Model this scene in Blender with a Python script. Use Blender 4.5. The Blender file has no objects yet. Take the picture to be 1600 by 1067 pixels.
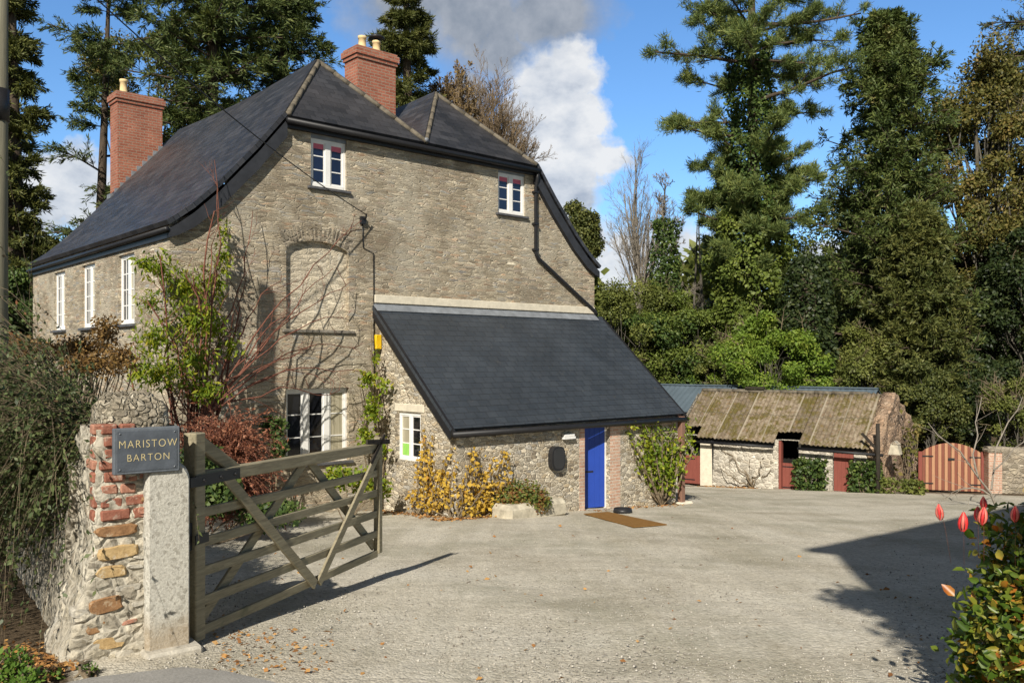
import bpy, math, random
import numpy as np
from mathutils import Vector, Matrix
from mathutils.geometry import tessellate_polygon
random.seed(7)
rng = np.random.default_rng(7)
scene = bpy.context.scene
COL = scene.collection
PI = math.pi
F = 1366.0                      # focal length of the photograph in its own pixels
HZ = 562.0                      # row of the horizon
# ------------------------------------------------------------------ ground
def soft(v, lo, hi, k=1.5):
    a = lo + k*np.logaddexp(0, (np.asarray(v, float)-lo)/k)
    return hi - k*np.logaddexp(0, (hi-a)/k)
def gz(x, y):
    return -1.5 - .094*soft(y, .5, 36, .4) - .008*soft(x, -14, 24, 1.0)
def G(px, py):
    """ground point seen at a pixel of the photograph"""
    xr = (px-800)/F
    d = 1.5/((py-HZ)/F - .094 - .008*xr)
    return Vector((xr*d, d, float(gz(xr*d, d))))
def at(px, d, py=None):
    x = (px-800)/F*d
    return Vector((x, d, float(gz(x, d)) if py is None else (HZ-py)/F*d))
# ------------------------------------------------------------------ mesh helpers
def props(o, label=None, cat=None, group=None, kind=None):
    if label: o['label'] = label
    if cat: o['category'] = cat
    if group: o['group'] = group
    if kind: o['kind'] = kind
    return o
def empty(name, loc, rz=0.0, label=None, cat=None, group=None):
    o = bpy.data.objects.new(name, None); COL.objects.link(o)
    o.location = loc; o.rotation_euler = (0, 0, rz); o.empty_display_size = .2
    return props(o, label, cat, group)
def auto_uv(me):
    n = len(me.polygons)
    if n == 0: return
    uv = me.uv_layers.new(name='UVMap')
    nl = len(me.loops)
    vi = np.empty(nl, np.int32); me.loops.foreach_get('vertex_index', vi)
    co = np.empty(len(me.vertices)*3, np.float32); me.vertices.foreach_get('co', co); co = co.reshape(-1, 3)
    nr = np.empty(n*3, np.float32); me.polygons.foreach_get('normal', nr); nr = nr.reshape(-1, 3)
    tot = np.empty(n, np.int32); me.polygons.foreach_get('loop_total', tot)
    N = np.repeat(nr, tot, axis=0)
    T = np.stack([-N[:, 1], N[:, 0], np.zeros(nl)], 1)
    ln = np.linalg.norm(T, axis=1)
    flat = ln < .05
    T[flat] = (1, 0, 0); ln[flat] = 1
    T /= ln[:, None]
    B = np.cross(N, T)
    P = co[vi]
    out = np.stack([(P*T).sum(1), (P*B).sum(1)], 1).astype(np.float32)
    uv.data.foreach_set('uv', out.ravel())
class MB:
    def __init__(s): s.v = []; s.f = []; s.m = []; s.sm = []; s.cur = 0; s.smooth = False
    def add(s, vs, fs):
        o = len(s.v); s.v += [tuple(p) for p in vs]
        for f in fs:
            s.f.append(tuple(o+i for i in f)); s.m.append(s.cur); s.sm.append(s.smooth)
        return s
    def poly(s, pts): return s.add(pts, [tuple(range(len(pts)))])
    def box(s, a, b, M=None, bev=0.0):
        x0, y0, z0 = a; x1, y1, z1 = b
        if bev <= 0:
            vs = [(x0,y0,z0),(x1,y0,z0),(x1,y1,z0),(x0,y1,z0),(x0,y0,z1),(x1,y0,z1),(x1,y1,z1),(x0,y1,z1)]
            fs = [(0,3,2,1),(4,5,6,7),(0,1,5,4),(1,2,6,5),(2,3,7,6),(3,0,4,7)]
        else:
            vs = []; c = bev
            for (x, sx) in ((x0, 1), (x1, -1)):
                for (y, sy) in ((y0, 1), (y1, -1)):
                    for (z, sz) in ((z0, 1), (z1, -1)):
                        vs += [(x, y+sy*c, z+sz*c), (x+sx*c, y, z+sz*c), (x+sx*c, y+sy*c, z)]
            def I(ix, iy, iz, k): return ((ix*2+iy)*2+iz)*3+k
            fs = []
            for ix in (0, 1):
                q = [I(ix,0,0,0), I(ix,0,1,0), I(ix,1,1,0), I(ix,1,0,0)]; fs.append(q if ix == 0 else q[::-1])
                q = [I(0,ix,0,1), I(1,ix,0,1), I(1,ix,1,1), I(0,ix,1,1)]; fs.append(q if ix == 0 else q[::-1])
                q = [I(0,0,ix,2), I(0,1,ix,2), I(1,1,ix,2), I(1,0,ix,2)]; fs.append(q if ix == 0 else q[::-1])
            for p in (0, 1):
                for q in (0, 1):
                    e = [I(p,q,0,0), I(p,q,0,1), I(p,q,1,1), I(p,q,1,0)]; fs.append(e if (p+q) % 2 == 0 else e[::-1])
                    e = [I(p,0,q,0), I(p,1,q,0), I(p,1,q,2), I(p,0,q,2)]; fs.append(e if (p+q) % 2 == 0 else e[::-1])
                    e = [I(0,p,q,1), I(1,p,q,1), I(1,p,q,2), I(0,p,q,2)]; fs.append(e[::-1] if (p+q) % 2 == 0 else e)
                    for r in (0, 1):
                        t = [I(p,q,r,0), I(p,q,r,1), I(p,q,r,2)]; fs.append(t if (p+q+r) % 2 == 1 else t[::-1])
        if M is not None: vs = [tuple(M @ Vector(p)) for p in vs]
        return s.add(vs, fs)
    def bar(s, p, q, w, h, up=(0, 0, 1), bev=0.0):
        """rectangular bar from p to q, w across, h along up"""
        p = Vector(p); q = Vector(q); d = q-p; L = d.length; d.normalize()
        u = Vector(up); sd = d.cross(u).normalized(); u = sd.cross(d)
        M = Matrix(((d.x, sd.x, u.x, p.x), (d.y, sd.y, u.y, p.y), (d.z, sd.z, u.z, p.z), (0, 0, 0, 1)))
        return s.box((0, -w/2, -h/2), (L, w/2, h/2), M, bev)
    def tube(s, pts, r, n=8, cap=True):
        pts = [Vector(p) for p in pts]; K = len(pts)
        rs = r if isinstance(r, (list, tuple)) else [r]*K
        vs = []; ref = None
        for i, p in enumerate(pts):
            d = (pts[min(i+1, K-1)]-pts[max(i-1, 0)]).normalized()
            if ref is None: ref = Vector((0, 0, 1)) if abs(d.z) < .9 else Vector((1, 0, 0))
            a = d.cross(ref).normalized(); b = d.cross(a); ref = b.cross(d)*1.0 if False else ref
            for k in range(n):
                t = 2*PI*k/n; vs.append(p + a*(rs[i]*math.cos(t)) + b*(rs[i]*math.sin(t)))
        fs = [(i*n+k, i*n+(k+1) % n, (i+1)*n+(k+1) % n, (i+1)*n+k) for i in range(K-1) for k in range(n)]
        if cap: fs += [tuple(range(n))[::-1], tuple((K-1)*n+k for k in range(n))]
        sm = s.smooth; s.smooth = True; s.add(vs, fs); s.smooth = sm
        return s
    def lathe(s, prof, c=(0, 0, 0), n=16):
        vs = []; K = len(prof)
        for (r, z) in prof:
            for k in range(n):
                t = 2*PI*k/n; vs.append((c[0]+r*math.cos(t), c[1]+r*math.sin(t), c[2]+z))
        fs = [(i*n+k, i*n+(k+1) % n, (i+1)*n+(k+1) % n, (i+1)*n+k) for i in range(K-1) for k in range(n)]
        fs += [tuple(range(n))[::-1], tuple((K-1)*n+k for k in range(n))]
        sm = s.smooth; s.smooth = True; s.add(vs, fs); s.smooth = sm
        return s
    def prism(s, outline, y0, y1, M=None):
        """outline (x,z) counter clockwise seen from -y, extruded y0..y1"""
        n = len(outline)
        vs = [(x, y0, z) for x, z in outline]+[(x, y1, z) for x, z in outline]
        if M is not None: vs = [tuple(M @ Vector(p)) for p in vs]
        fs = [tuple(range(n)), tuple(range(2*n-1, n-1, -1))]
        fs += [(i, i+n, (i+1) % n+n, (i+1) % n) for i in range(n)]
        return s.add(vs, fs)
    def build(s, name, mats, parent=None, loc=None, rz=0.0, uv=True):
        me = bpy.data.meshes.new(name); me.from_pydata(s.v, [], s.f); me.validate(); me.update()
        for m in (mats if isinstance(mats, (list, tuple)) else [mats]): me.materials.append(m)
        if len(me.polygons) == len(s.m):
            me.polygons.foreach_set('material_index', s.m); me.polygons.foreach_set('use_smooth', s.sm)
        if uv: auto_uv(me)
        o = bpy.data.objects.new(name, me); COL.objects.link(o)
        if parent: o.parent = parent
        if loc is not None: o.location = loc
        o.rotation_euler = (0, 0, rz)
        return o
def np_mesh(name, V, Q, m, parent=None, smooth=False, uv=False):
    V = np.asarray(V, np.float32).reshape(-1, 3); Q = np.asarray(Q, np.int32); k = Q.shape[1]
    me = bpy.data.meshes.new(name)
    me.vertices.add(len(V)); me.vertices.foreach_set('co', V.ravel())
    me.loops.add(Q.size); me.loops.foreach_set('vertex_index', Q.ravel())
    me.polygons.add(len(Q)); me.polygons.foreach_set('loop_start', np.arange(0, Q.size, k, dtype=np.int32))
    me.polygons.foreach_set('loop_total', np.full(len(Q), k, np.int32))
    if smooth: me.polygons.foreach_set('use_smooth', np.ones(len(Q), bool))
    me.update(calc_edges=True)
    for mm in (m if isinstance(m, (list, tuple)) else [m]): me.materials.append(mm)
    if uv: auto_uv(me)
    o = bpy.data.objects.new(name, me); COL.objects.link(o)
    if parent: o.parent = parent
    return o
def unit(A): return A/np.maximum(np.linalg.norm(A, axis=-1, keepdims=True), 1e-9)
def tube_batch(P, R, sides=3):
    """P (N,K,3), R (N,K) -> verts, quads of N thin tubes"""
    N, K, _ = P.shape
    D = np.empty_like(P); D[:, 1:-1] = P[:, 2:]-P[:, :-2]; D[:, 0] = P[:, 1]-P[:, 0]; D[:, -1] = P[:, -1]-P[:, -2]
    D = unit(D); ref = np.where(np.abs(D[..., 2:3]) < .9, np.array([0, 0, 1.]), np.array([1., 0, 0]))
    A = unit(np.cross(D, ref)); B = np.cross(D, A)
    t = np.arange(sides)*2*PI/sides
    V = P[:, :, None]+R[:, :, None, None]*(A[:, :, None]*np.cos(t)[:, None]+B[:, :, None]*np.sin(t)[:, None])
    idx = np.arange(N*K*sides).reshape(N, K, sides)
    a = idx[:, :-1]; b = np.roll(a, -1, 2); c = idx[:, 1:]; d = np.roll(c, -1, 2)
    return V.reshape(-1, 3), np.stack([a, b, d, c], -1).reshape(-1, 4)
def join_tubes(batches):
    Vs = []; Qs = []; o = 0
    for P, R, s in batches:
        V, Q = tube_batch(P, R, s); Vs.append(V); Qs.append(Q+o); o += len(V)
    return np.concatenate(Vs), np.concatenate(Qs)
def rdir(n): return unit(rng.normal(size=(n, 3)))
def leaf_mesh(name, P, D, L, W, m, parent=None, bend=.15, N0=None, oval=False):
    """one bent leaf blade per point: P base, D direction, L length, W width"""
    P = np.asarray(P, float); n = len(P); D = unit(np.asarray(D, float))
    L = np.broadcast_to(np.asarray(L, float), (n,))[:, None]; W = np.broadcast_to(np.asarray(W, float), (n,))[:, None]
    X = rdir(n) if N0 is None else unit(N0+.55*rng.normal(size=(n, 3)))
    S = unit(np.cross(D, X)); Nn = np.cross(S, D)
    if not oval:
        V = np.stack([P, P+D*L*.45+S*W*.5, P+D*L-Nn*bend*L, P+D*L*.45-S*W*.5], 1)
        return np_mesh(name, V, np.arange(4*n).reshape(n, 4), m, parent)
    c = Nn*W*.16
    V = np.stack([P, P+D*L*.28+S*W*.44+c, P+D*L*.62+S*W*.42+c-Nn*bend*L*.3, P+D*L-Nn*bend*L,
                  P+D*L*.62-S*W*.42+c-Nn*bend*L*.3, P+D*L*.28-S*W*.44+c], 1)
    i = np.arange(6*n).reshape(n, 6)
    Q = np.concatenate([i[:, [0, 1, 2, 3]], i[:, [0, 3, 4, 5]]])
    return np_mesh(name, V, Q, m, parent, smooth=True)
def grow(P0, D0, L, R0, K=5, wig=.12, up=0.0, taper=.35):
    N = len(P0); P = np.empty((N, K, 3)); P[:, 0] = P0; D = unit(D0.copy())
    R = R0[:, None]*np.linspace(1, taper, K)[None]
    for k in range(1, K):
        D = unit(D+rng.normal(size=(N, 3))*wig+np.array([0, 0, up])); P[:, k] = P[:, k-1]+D*(L/(K-1))[:, None]
    return P, R
def along(P, t):
    """points and directions at fractions t (N,M) of polylines P (N,K,3)"""
    N, K, _ = P.shape; f = t*(K-1); i = np.clip(f.astype(int), 0, K-2); w = (f-i)[..., None]
    r = np.arange(N)[:, None]
    a = P[r, i]; b = P[r, i+1]
    return a*(1-w)+b*w, unit(b-a)
def spawn(P, R, L, n, tmin=.25, ang=.8, lr=.6, rr=.55, tmax=1.0, taperlen=.5):
    N = len(P); t = rng.uniform(tmin, tmax, (N, n))
    p, d = along(P, t)
    q = unit(np.cross(d, rng.normal(size=d.shape))); a = rng.normal(ang, .18, (N, n))[..., None]
    D = d*np.cos(a)+q*np.sin(a)
    l = L[:, None]*lr*rng.uniform(.7, 1.2, (N, n))*(1-taperlen*(t-tmin))
    K = R.shape[1]; r = R[np.arange(N)[:, None], np.clip((t*(K-1)).astype(int), 0, K-1)]*rr
    return p.reshape(-1, 3), D.reshape(-1, 3), l.ravel(), r.ravel()
# ------------------------------------------------------------------ node materials
class NG:
    def __init__(s, name):
        s.mat = bpy.data.materials.new(name); s.mat.use_nodes = True
        s.t = s.mat.node_tree; s.n = s.t.nodes; s.l = s.t.links
        s.bsdf = s.n['Principled BSDF']; s.out = s.n['Material Output']
        s.tc = s.n.new('ShaderNodeTexCoord')
    def node(s, typ, **kw):
        x = s.n.new(typ)
        for k, v in kw.items(): setattr(x, k, v)
        return x
    def put(s, sock, v):
        if isinstance(v, bpy.types.NodeSocket): s.l.new(v, sock)
        elif isinstance(v, (tuple, list)) and sock.type == 'RGBA' and len(v) == 3: sock.default_value = (*v, 1)
        else: sock.default_value = v
    @property
    def obj(s): return s.tc.outputs['Object']
    @property
    def uv(s): return s.tc.outputs['UV']
    def map(s, vec, scale=(1, 1, 1), loc=(0, 0, 0), rot=(0, 0, 0)):
        m = s.node('ShaderNodeMapping'); s.put(m.inputs['Vector'], vec)
        m.inputs['Scale'].default_value = scale; m.inputs['Location'].default_value = loc; m.inputs['Rotation'].default_value = rot
        return m.outputs[0]
    def noise(s, vec, scale, detail=4, rough=.55, dist=0.0, color=False):
        x = s.node('ShaderNodeTexNoise'); s.put(x.inputs['Vector'], vec)
        x.inputs['Scale'].default_value = scale; x.inputs['Detail'].default_value = detail
        x.inputs['Roughness'].default_value = rough; x.inputs['Distortion'].default_value = dist
        return x.outputs['Color' if color else 'Fac']
    def voro(s, vec, scale, feature='F1', rand=1.0):
        x = s.node('ShaderNodeTexVoronoi', feature=feature); s.put(x.inputs['Vector'], vec)
        x.inputs['Scale'].default_value = scale; x.inputs['Randomness'].default_value = rand
        return x
    def ramp(s, fac, stops, interp='LINEAR'):
        x = s.node('ShaderNodeValToRGB'); s.put(x.inputs[0], fac); e = x.color_ramp.elements; x.color_ramp.interpolation = interp
        while len(e) < len(stops): e.new(.5)
        for k, (p, c) in enumerate(stops):
            e[k].position = p; e[k].color = (*c, 1) if isinstance(c, (tuple, list)) else (c, c, c, 1)
        return x.outputs[0]
    def mix(s, fac, a, b, mode='MIX'):
        x = s.node('ShaderNodeMix', data_type='RGBA', blend_type=mode); s.put(x.inputs[0], fac)
        s.put(x.inputs[6], a); s.put(x.inputs[7], b); return x.outputs[2]
    def math(s, op, a, b=0.0, c=0.0, clamp=False):
        x = s.node('ShaderNodeMath', operation=op, use_clamp=clamp); s.put(x.inputs[0], a); s.put(x.inputs[1], b); s.put(x.inputs[2], c); return x.outputs[0]
    def vadd(s, a, b, k):
        x = s.node('ShaderNodeVectorMath', operation='MULTIPLY_ADD'); s.put(x.inputs[0], b); x.inputs[1].default_value = (k, k, k); s.put(x.inputs[2], a); return x.outputs[0]
    def sep(s, c, i):
        x = s.node('ShaderNodeSeparateXYZ'); s.put(x.inputs[0], c); return x.outputs[i]
    def hsv(s, c, h=.5, sat=1.0, v=1.0):
        x = s.node('ShaderNodeHueSaturation'); s.put(x.inputs['Color'], c); s.put(x.inputs['Hue'], h); s.put(x.inputs['Saturation'], sat); s.put(x.inputs['Value'], v); return x.outputs[0]
    def bump(s, h, strength=.5, dist=.02, normal=None):
        x = s.node('ShaderNodeBump'); s.put(x.inputs['Height'], h); x.inputs['Strength'].default_value = strength; x.inputs['Distance'].default_value = dist
        if normal is not None: s.put(x.inputs['Normal'], normal)
        return x.outputs[0]
    def rand(s): return s.node('ShaderNodeNewGeometry').outputs['Random Per Island']
    def done(s, col, rough=.8, spec=.3, normal=None, metal=0.0):
        s.put(s.bsdf.inputs['Base Color'], col); s.put(s.bsdf.inputs['Roughness'], rough)
        s.bsdf.inputs['Specular IOR Level'].default_value = spec; s.bsdf.inputs['Metallic'].default_value = metal
        if normal is not None: s.put(s.bsdf.inputs['Normal'], normal)
        return s.mat
def m_plain(name, c, rough=.6, spec=.3, var=.12, scale=6, metal=0.0, bump=.0):
    g = NG(name); n = g.noise(g.obj, scale, 5)
    col = g.mix(g.ramp(n, [(.3, 0.0), (.7, 1.0)]), tuple(x*(1-var) for x in c), tuple(min(1, x*(1+var)) for x in c))
    nm = g.bump(g.noise(g.obj, scale*6, 3), bump, .01) if bump else None
    return g.done(col, rough, spec, nm, metal)
def m_rubble(name, tones, mortar, scale=(2.6, 2.6, 7.5), mw=.05, lichen=None, bigvar=.35, bump=.9, pale=None, bd=.03, speck=False, pits=None, wash=False):
    g = NG(name); v0 = g.obj
    w = g.noise(v0, 2.2, 3, color=True); v = g.vadd(v0, w, .09)
    w2 = g.noise(v0, 9, 2, color=True); v = g.vadd(v, w2, .06)
    vs = g.map(v, scale)
    c = g.voro(vs, 1.0); e = g.voro(vs, 1.0, 'DISTANCE_TO_EDGE').outputs['Distance']
    cell = g.sep(c.outputs['Color'], 0); cell2 = g.sep(c.outputs['Color'], 1)
    col = g.ramp(cell, [(i/(len(tones)-1), t) for i, t in enumerate(tones)])
    col = g.hsv(col, .5, 1.0, g.math('MULTIPLY_ADD', cell2, .7, .65))
    fine = g.noise(v0, 38, 5, .7)
    col = g.mix(.9, col, g.ramp(fine, [(.28, .35), (.5, .98), (.74, 1.6)]), 'MULTIPLY')
    edge = g.math('ADD', e, g.math('MULTIPLY_ADD', fine, .08, -.04))
    mask = g.ramp(edge, [(mw*.5, 0.0), (mw*1.6, 1.0)])
    mcol = g.mix(g.noise(v0, 14, 4), tuple(x*.75 for x in mortar), tuple(min(1, x*1.2) for x in mortar))
    col = g.mix(mask, mcol, col)
    big = g.noise(v0, .55, 5, .62)
    col = g.mix(bigvar, col, g.ramp(big, [(.3, (.5, .46, .4)), (.5, (1, 1, 1)), (.72, (1.35, 1.3, 1.2))]), 'MULTIPLY')
    if pale:
        sp = g.noise(g.map(v0, (1, 1, .6)), 5.5, 5, .75)
        col = g.mix(g.ramp(sp, [(pale, 0.0), (pale+.09, .75)]), col, (.55, .52, .45))
    if wash:
        col = g.mix(g.ramp(g.noise(g.map(v0, (1, 1, .7), loc=(2, 0, 5)), .75, 6, .7), [(.49, 0.0), (.60, .6)]), col, g.mix(fine, (.30, .265, .20), (.62, .57, .46)))
        col = g.mix(g.ramp(g.noise(g.map(v0, (1, 1, .8), loc=(9, 3, 1)), .9, 6, .72), [(.50, 0.0), (.62, .6)]), col, g.mix(fine, (.10, .085, .065), (.32, .26, .18)))
    if pits: col = g.mix(g.ramp(g.noise(g.map(v0, pits[0]), pits[1], 4, .6), [(pits[2], 0.0), (pits[2]+.06, pits[3])]), col, pits[4])
    if speck: col = g.mix(g.ramp(g.noise(g.map(v0, (1, 1, 1.4)), 17, 3, .6), [(.665, 0.0), (.70, .8)]), col, (.62, .60, .54))
    if lichen:
        ln = g.noise(v0, 1.4, 6, .72)
        col = g.mix(g.ramp(ln, [(lichen, 0.0), (lichen+.07, .8)]), col, (.42, .30, .07))
    h = g.math('ADD', g.math('MULTIPLY', g.ramp(e, [(0.0, 0.0), (mw*3, 1.0)]), g.math('MULTIPLY_ADD', cell2, .6, .55)), g.math('MULTIPLY', fine, .45))
    return g.done(col, .92, .15, g.bump(h, bump, bd))
def m_brick(name, tones, mortar, bw=.225, bh=.075, mw=.010, dirt=.5):
    g = NG(name); v = g.vadd(g.uv, g.noise(g.uv, 7, 2, color=True), .006)
    x = g.node('ShaderNodeTexBrick', offset=.5); g.put(x.inputs['Vector'], v)
    for k, val in (('Scale', 1.0), ('Mortar Size', mw), ('Mortar Smooth', .15), ('Bias', 0.0), ('Brick Width', bw), ('Row Height', bh)): x.inputs[k].default_value = val
    g.put(x.inputs['Color1'], tones[0]); g.put(x.inputs['Color2'], tones[1]); g.put(x.inputs['Mortar'], mortar)
    col = g.mix(.7, x.outputs['Color'], g.ramp(g.noise(g.obj, 25, 5, .7), [(.25, .55), (.75, 1.4)]), 'MULTIPLY')
    col = g.mix(dirt, col, g.ramp(g.noise(g.obj, 1.6, 5), [(.3, .6), (.7, 1.25)]), 'MULTIPLY')
    h = g.math('ADD', g.math('SUBTRACT', 1.0, x.outputs['Fac']), g.math('MULTIPLY', g.noise(g.obj, 40, 4), .4))
    return g.done(col, .9, .15, g.bump(h, .6, .012))
def m_slate(name, a, b, bw=.30, bh=.19, rough=.42, weather=.5, spec=.45, brown=.0):
    g = NG(name)
    x = g.node('ShaderNodeTexBrick', offset=.5); g.put(x.inputs['Vector'], g.vadd(g.uv, g.noise(g.uv, 3, 2, color=True), .012))
    for k, val in (('Scale', 1.0), ('Mortar Size', .006), ('Mortar Smooth', .1), ('Bias', 0.0), ('Brick Width', bw), ('Row Height', bh)): x.inputs[k].default_value = val
    g.put(x.inputs['Color1'], a); g.put(x.inputs['Color2'], b); g.put(x.inputs['Mortar'], tuple(k*.3 for k in a))
    col = g.mix(weather, x.outputs['Color'], g.ramp(g.noise(g.obj, .9, 6, .65), [(.28, .55), (.5, 1.0), (.75, 1.6)]), 'MULTIPLY')
    col = g.mix(g.ramp(g.noise(g.map(g.obj, (1, 1, .5)), 3.2, 6, .75), [(.64, 0.0), (.74, .35)]), col, (.13, .115, .09))
    col = g.mix(g.ramp(g.noise(g.obj, .45, 4), [(.45, 0.0), (.62, brown)]), col, (.062, .050, .044))
    sp_ = g.noise(g.obj, 16, 4, .7); col = g.mix(g.ramp(sp_, [(.66, 0.0), (.72, .5)]), col, (.20, .19, .16))
    fr = g.node('ShaderNodeMath', operation='FRACT'); g.put(fr.inputs[0], g.math('DIVIDE', g.sep(g.uv, 1), bh))
    tilt = g.math('SUBTRACT', 1.0, fr.outputs[0])
    h = g.math('ADD', g.math('MULTIPLY', tilt, .8), g.math('ADD', g.math('SUBTRACT', 1.0, x.outputs['Fac']), g.math('MULTIPLY', g.noise(g.obj, 14, 4), .6)))
    r = g.ramp(g.noise(g.uv, 5, 4), [(.3, max(.2, rough-.1)), (.7, rough+.16)])
    return g.done(col, r, spec, g.bump(h, .55, .010))
def m_leaf(name, stops, clump=.0, rough=.55, trans=.28, spec=.3, cs=.5, patch=None):
    g = NG(name); r = g.rand()
    f = g.math('ADD', g.math('MULTIPLY', r, 1-clump), g.math('MULTIPLY', g.ramp(g.noise(g.obj, cs, 3), [(.3, 0.0), (.7, 1.0)]), clump)) if clump else r
    col = g.ramp(f, stops)
    if patch: col = g.mix(g.ramp(g.noise(g.obj, patch[1], 3), [(patch[2], 0.0), (patch[2]+.1, patch[3])]), col, patch[0])
    g.done(col, rough, spec)
    if trans:
        t = g.node('ShaderNodeBsdfTranslucent'); g.put(t.inputs['Color'], g.hsv(col, .49, 1.1, 1.15))
        ms = g.node('ShaderNodeMixShader'); ms.inputs[0].default_value = trans
        g.l.new(g.bsdf.outputs[0], ms.inputs[1]); g.l.new(t.outputs[0], ms.inputs[2]); g.l.new(ms.outputs[0], g.out.inputs['Surface'])
    return g.mat
def m_wood(name, a, b, rough=.8, grain=(1.2, 14, 14), spec=.2, stain=None):
    g = NG(name); n = g.noise(g.map(g.obj, grain), 3.0, 6, .65, .6)
    col = g.ramp(n, [(.25, a), (.75, b)])
    if stain: col = g.mix(g.ramp(g.noise(g.obj, 2.6, 5, .7), [(stain[1], 0.0), (stain[1]+.12, .8)]), col, stain[0])
    return g.done(col, rough, spec, g.bump(n, .5, .006))
def m_bark(name, a, b, s=(8, 8, 1.6)):
    g = NG(name); n = g.noise(g.map(g.obj, s), 1.5, 6, .7)
    return g.done(g.ramp(n, [(.3, a), (.7, b)]), .95, .1, g.bump(n, .9, .05))
M = {}
M['wall'] = m_rubble('weathered_slate_rubble', [(0.232, 0.191, 0.139), (0.418, 0.354, 0.255), (0.360, 0.307, 0.226), (0.487, 0.423, 0.313), (0.290, 0.244, 0.186), (0.441, 0.377, 0.273), (0.313, 0.307, 0.284), (0.418, 0.290, 0.191), (0.580, 0.522, 0.406)], (0.499, 0.435, 0.325), (4.0, 4.0, 24), .035, lichen=.665, bigvar=.4, pale=.60, bump=.6, speck=True, wash=True, pits=((1, 1, 4.5), 6, .60, .55, (.12, .09, .065)))
M['wall_pale'] = m_rubble('paler_infill_rubble', [(0.390, 0.345, 0.260), (0.533, 0.468, 0.358), (0.468, 0.410, 0.312), (0.598, 0.533, 0.416)], (0.598, 0.533, 0.416), (4.6, 4.6, 20), .04, bigvar=.35, pale=.58, bump=.45, speck=True)
M['cream_stone'] = m_rubble('pale_rubble_stone', [(.30, .25, .18), (.56, .49, .37), (.44, .39, .31), (.66, .60, .48), (.24, .20, .15), (.50, .41, .28), (.40, .38, .34), (.62, .54, .41)], (.66, .59, .47), (6.2, 6.2, 14), .04, bigvar=.5, pale=.59, pits=((1, 1, 2.2), 13, .565, .85, (.17, .135, .095)))
M['barn_stone'] = m_rubble('limewashed_rubble', [(.34, .30, .24), (.58, .54, .46), (.46, .42, .35), (.62, .58, .5), (.26, .23, .19)], (.62, .57, .48), (5.2, 5.2, 8.5), .06, bigvar=.4, pale=.58, pits=((1, 1, 1.6), 10, .60, .7, (.24, .21, .16)))
M['cob'] = m_rubble('crumbling_cob', [(.27, .18, .12), (.36, .255, .18), (.31, .22, .15), (.40, .30, .22)], (.34, .25, .18), (6, 6, 9), .05, bigvar=.8, pale=.66, bump=.9, bd=.03, pits=((1, 1, 1.3), 6, .57, .8, (.13, .09, .06)))
M['garden_stone'] = m_rubble('garden_wall_stone', [(.20, .17, .13), (.34, .29, .22), (.27, .235, .18), (.38, .33, .26)], (.32, .28, .22), (4.6, 4.6, 8), .05, bigvar=.6, lichen=.62, pits=((1, 1, 2), 8, .58, .7, (.12, .10, .07)))
M['brick'] = m_brick('red_brick', ((.30, .100, .064), (.40, .155, .10)), (.34, .24, .18))
M['quoin'] = m_brick('pale_old_brick', ((.47, .27, .19), (.56, .38, .28)), (.56, .49, .40), dirt=.6)
M['slate'] = m_slate('old_slate', (.022, .024, .029), (.052, .053, .060), weather=.7, brown=.22)
M['slate_new'] = m_slate('blue_grey_slate', (.034, .042, .053), (.042, .050, .061), .28, .17, rough=.46, weather=.6)
M['ridge'] = m_plain('weathered_ridge_tile', (.15, .13, .10), .9, .1, .35, 9, bump=.5)
M['lead'] = m_plain('lead_flashing', (.20, .215, .235), .55, .4, .25, 5, bump=.2)
M['mortar'] = m_plain('cream_mortar', (.66, .60, .48), .9, .1, .12, 8, bump=.4)
M['white'] = m_plain('white_paint', (.80, .79, .76), .45, .4, .04, 4)
M['black'] = m_plain('black_iron', (.018, .018, .02), .45, .4, .2, 8)
M['gutter'] = m_plain('black_gutter', (.014, .014, .016), .5, .4, .2, 8)
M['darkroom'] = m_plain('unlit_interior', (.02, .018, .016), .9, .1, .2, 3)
M['weathered_trough'] = m_plain('weathered_trough', (.47, .425, .33), .92, .1, .3, 7, bump=.6)
M['verge'] = m_plain('slate_hung_verge', (.030, .032, .038), .6, .3, .25, 5, bump=.3)
M['pot'] = m_plain('buff_clay', (.68, .52, .28), .8, .2, .12, 9)
M['blue'] = m_plain('blue_paint', (.020, .062, .36), .45, .4, .06, 3)
M['red'] = m_wood('oxide_red_boards', (.19, .055, .042), (.25, .078, .058), .7, (9, 9, .8))
M['pink'] = m_plain('pink_blind', (.62, .16, .22), .8, .1, .1, 6)
M['yellow'] = m_plain('yellow_plastic', (.80, .50, .01), .4, .4, .05, 6)
M['slate_sill'] = m_plain('slate_sill', (.085, .085, .09), .6, .3, .3, 7)
M['tarp'] = m_plain('blue_grey_sheet_metal', (.125, .165, .20), .42, .5, .12, 1.2, metal=.25)
g = NG('window_glass'); M['glass'] = g.done((.008, .009, .012), .06, .5)
g = NG('blue_reflecting_glass'); M['glass_sky'] = g.done(g.mix(g.noise(g.obj, 2, 2), (.006, .009, .022), (.014, .022, .055)), .06, .6)
g = NG('curtained_glass'); M['glass_curtain'] = g.done(g.mix(g.ramp(g.noise(g.map(g.obj, (14, 1, .6)), 1.5, 3), [(.35, 0.0), (.65, 1.0)]), (.30, .27, .19), (.46, .42, .31)), .25, .4)
M['oak'] = m_wood('weathered_gate_timber', (.175, .15, .10), (.39, .345, .235), .82, (1.4, 16, 16), stain=((.14, .14, .085), .58))
M['post'] = m_wood('old_post_timber', (.16, .085, .06), (.28, .16, .115), .85, (14, 14, 1.2))
M['pole'] = m_wood('telegraph_pole_timber', (.13, .12, .085), (.24, .225, .16), .85, (14, 14, .8))
M['darkwood'] = m_wood('tarred_timber', (.022, .018, .014), (.05, .042, .034), .8, (12, 12, 1.0))
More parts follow.
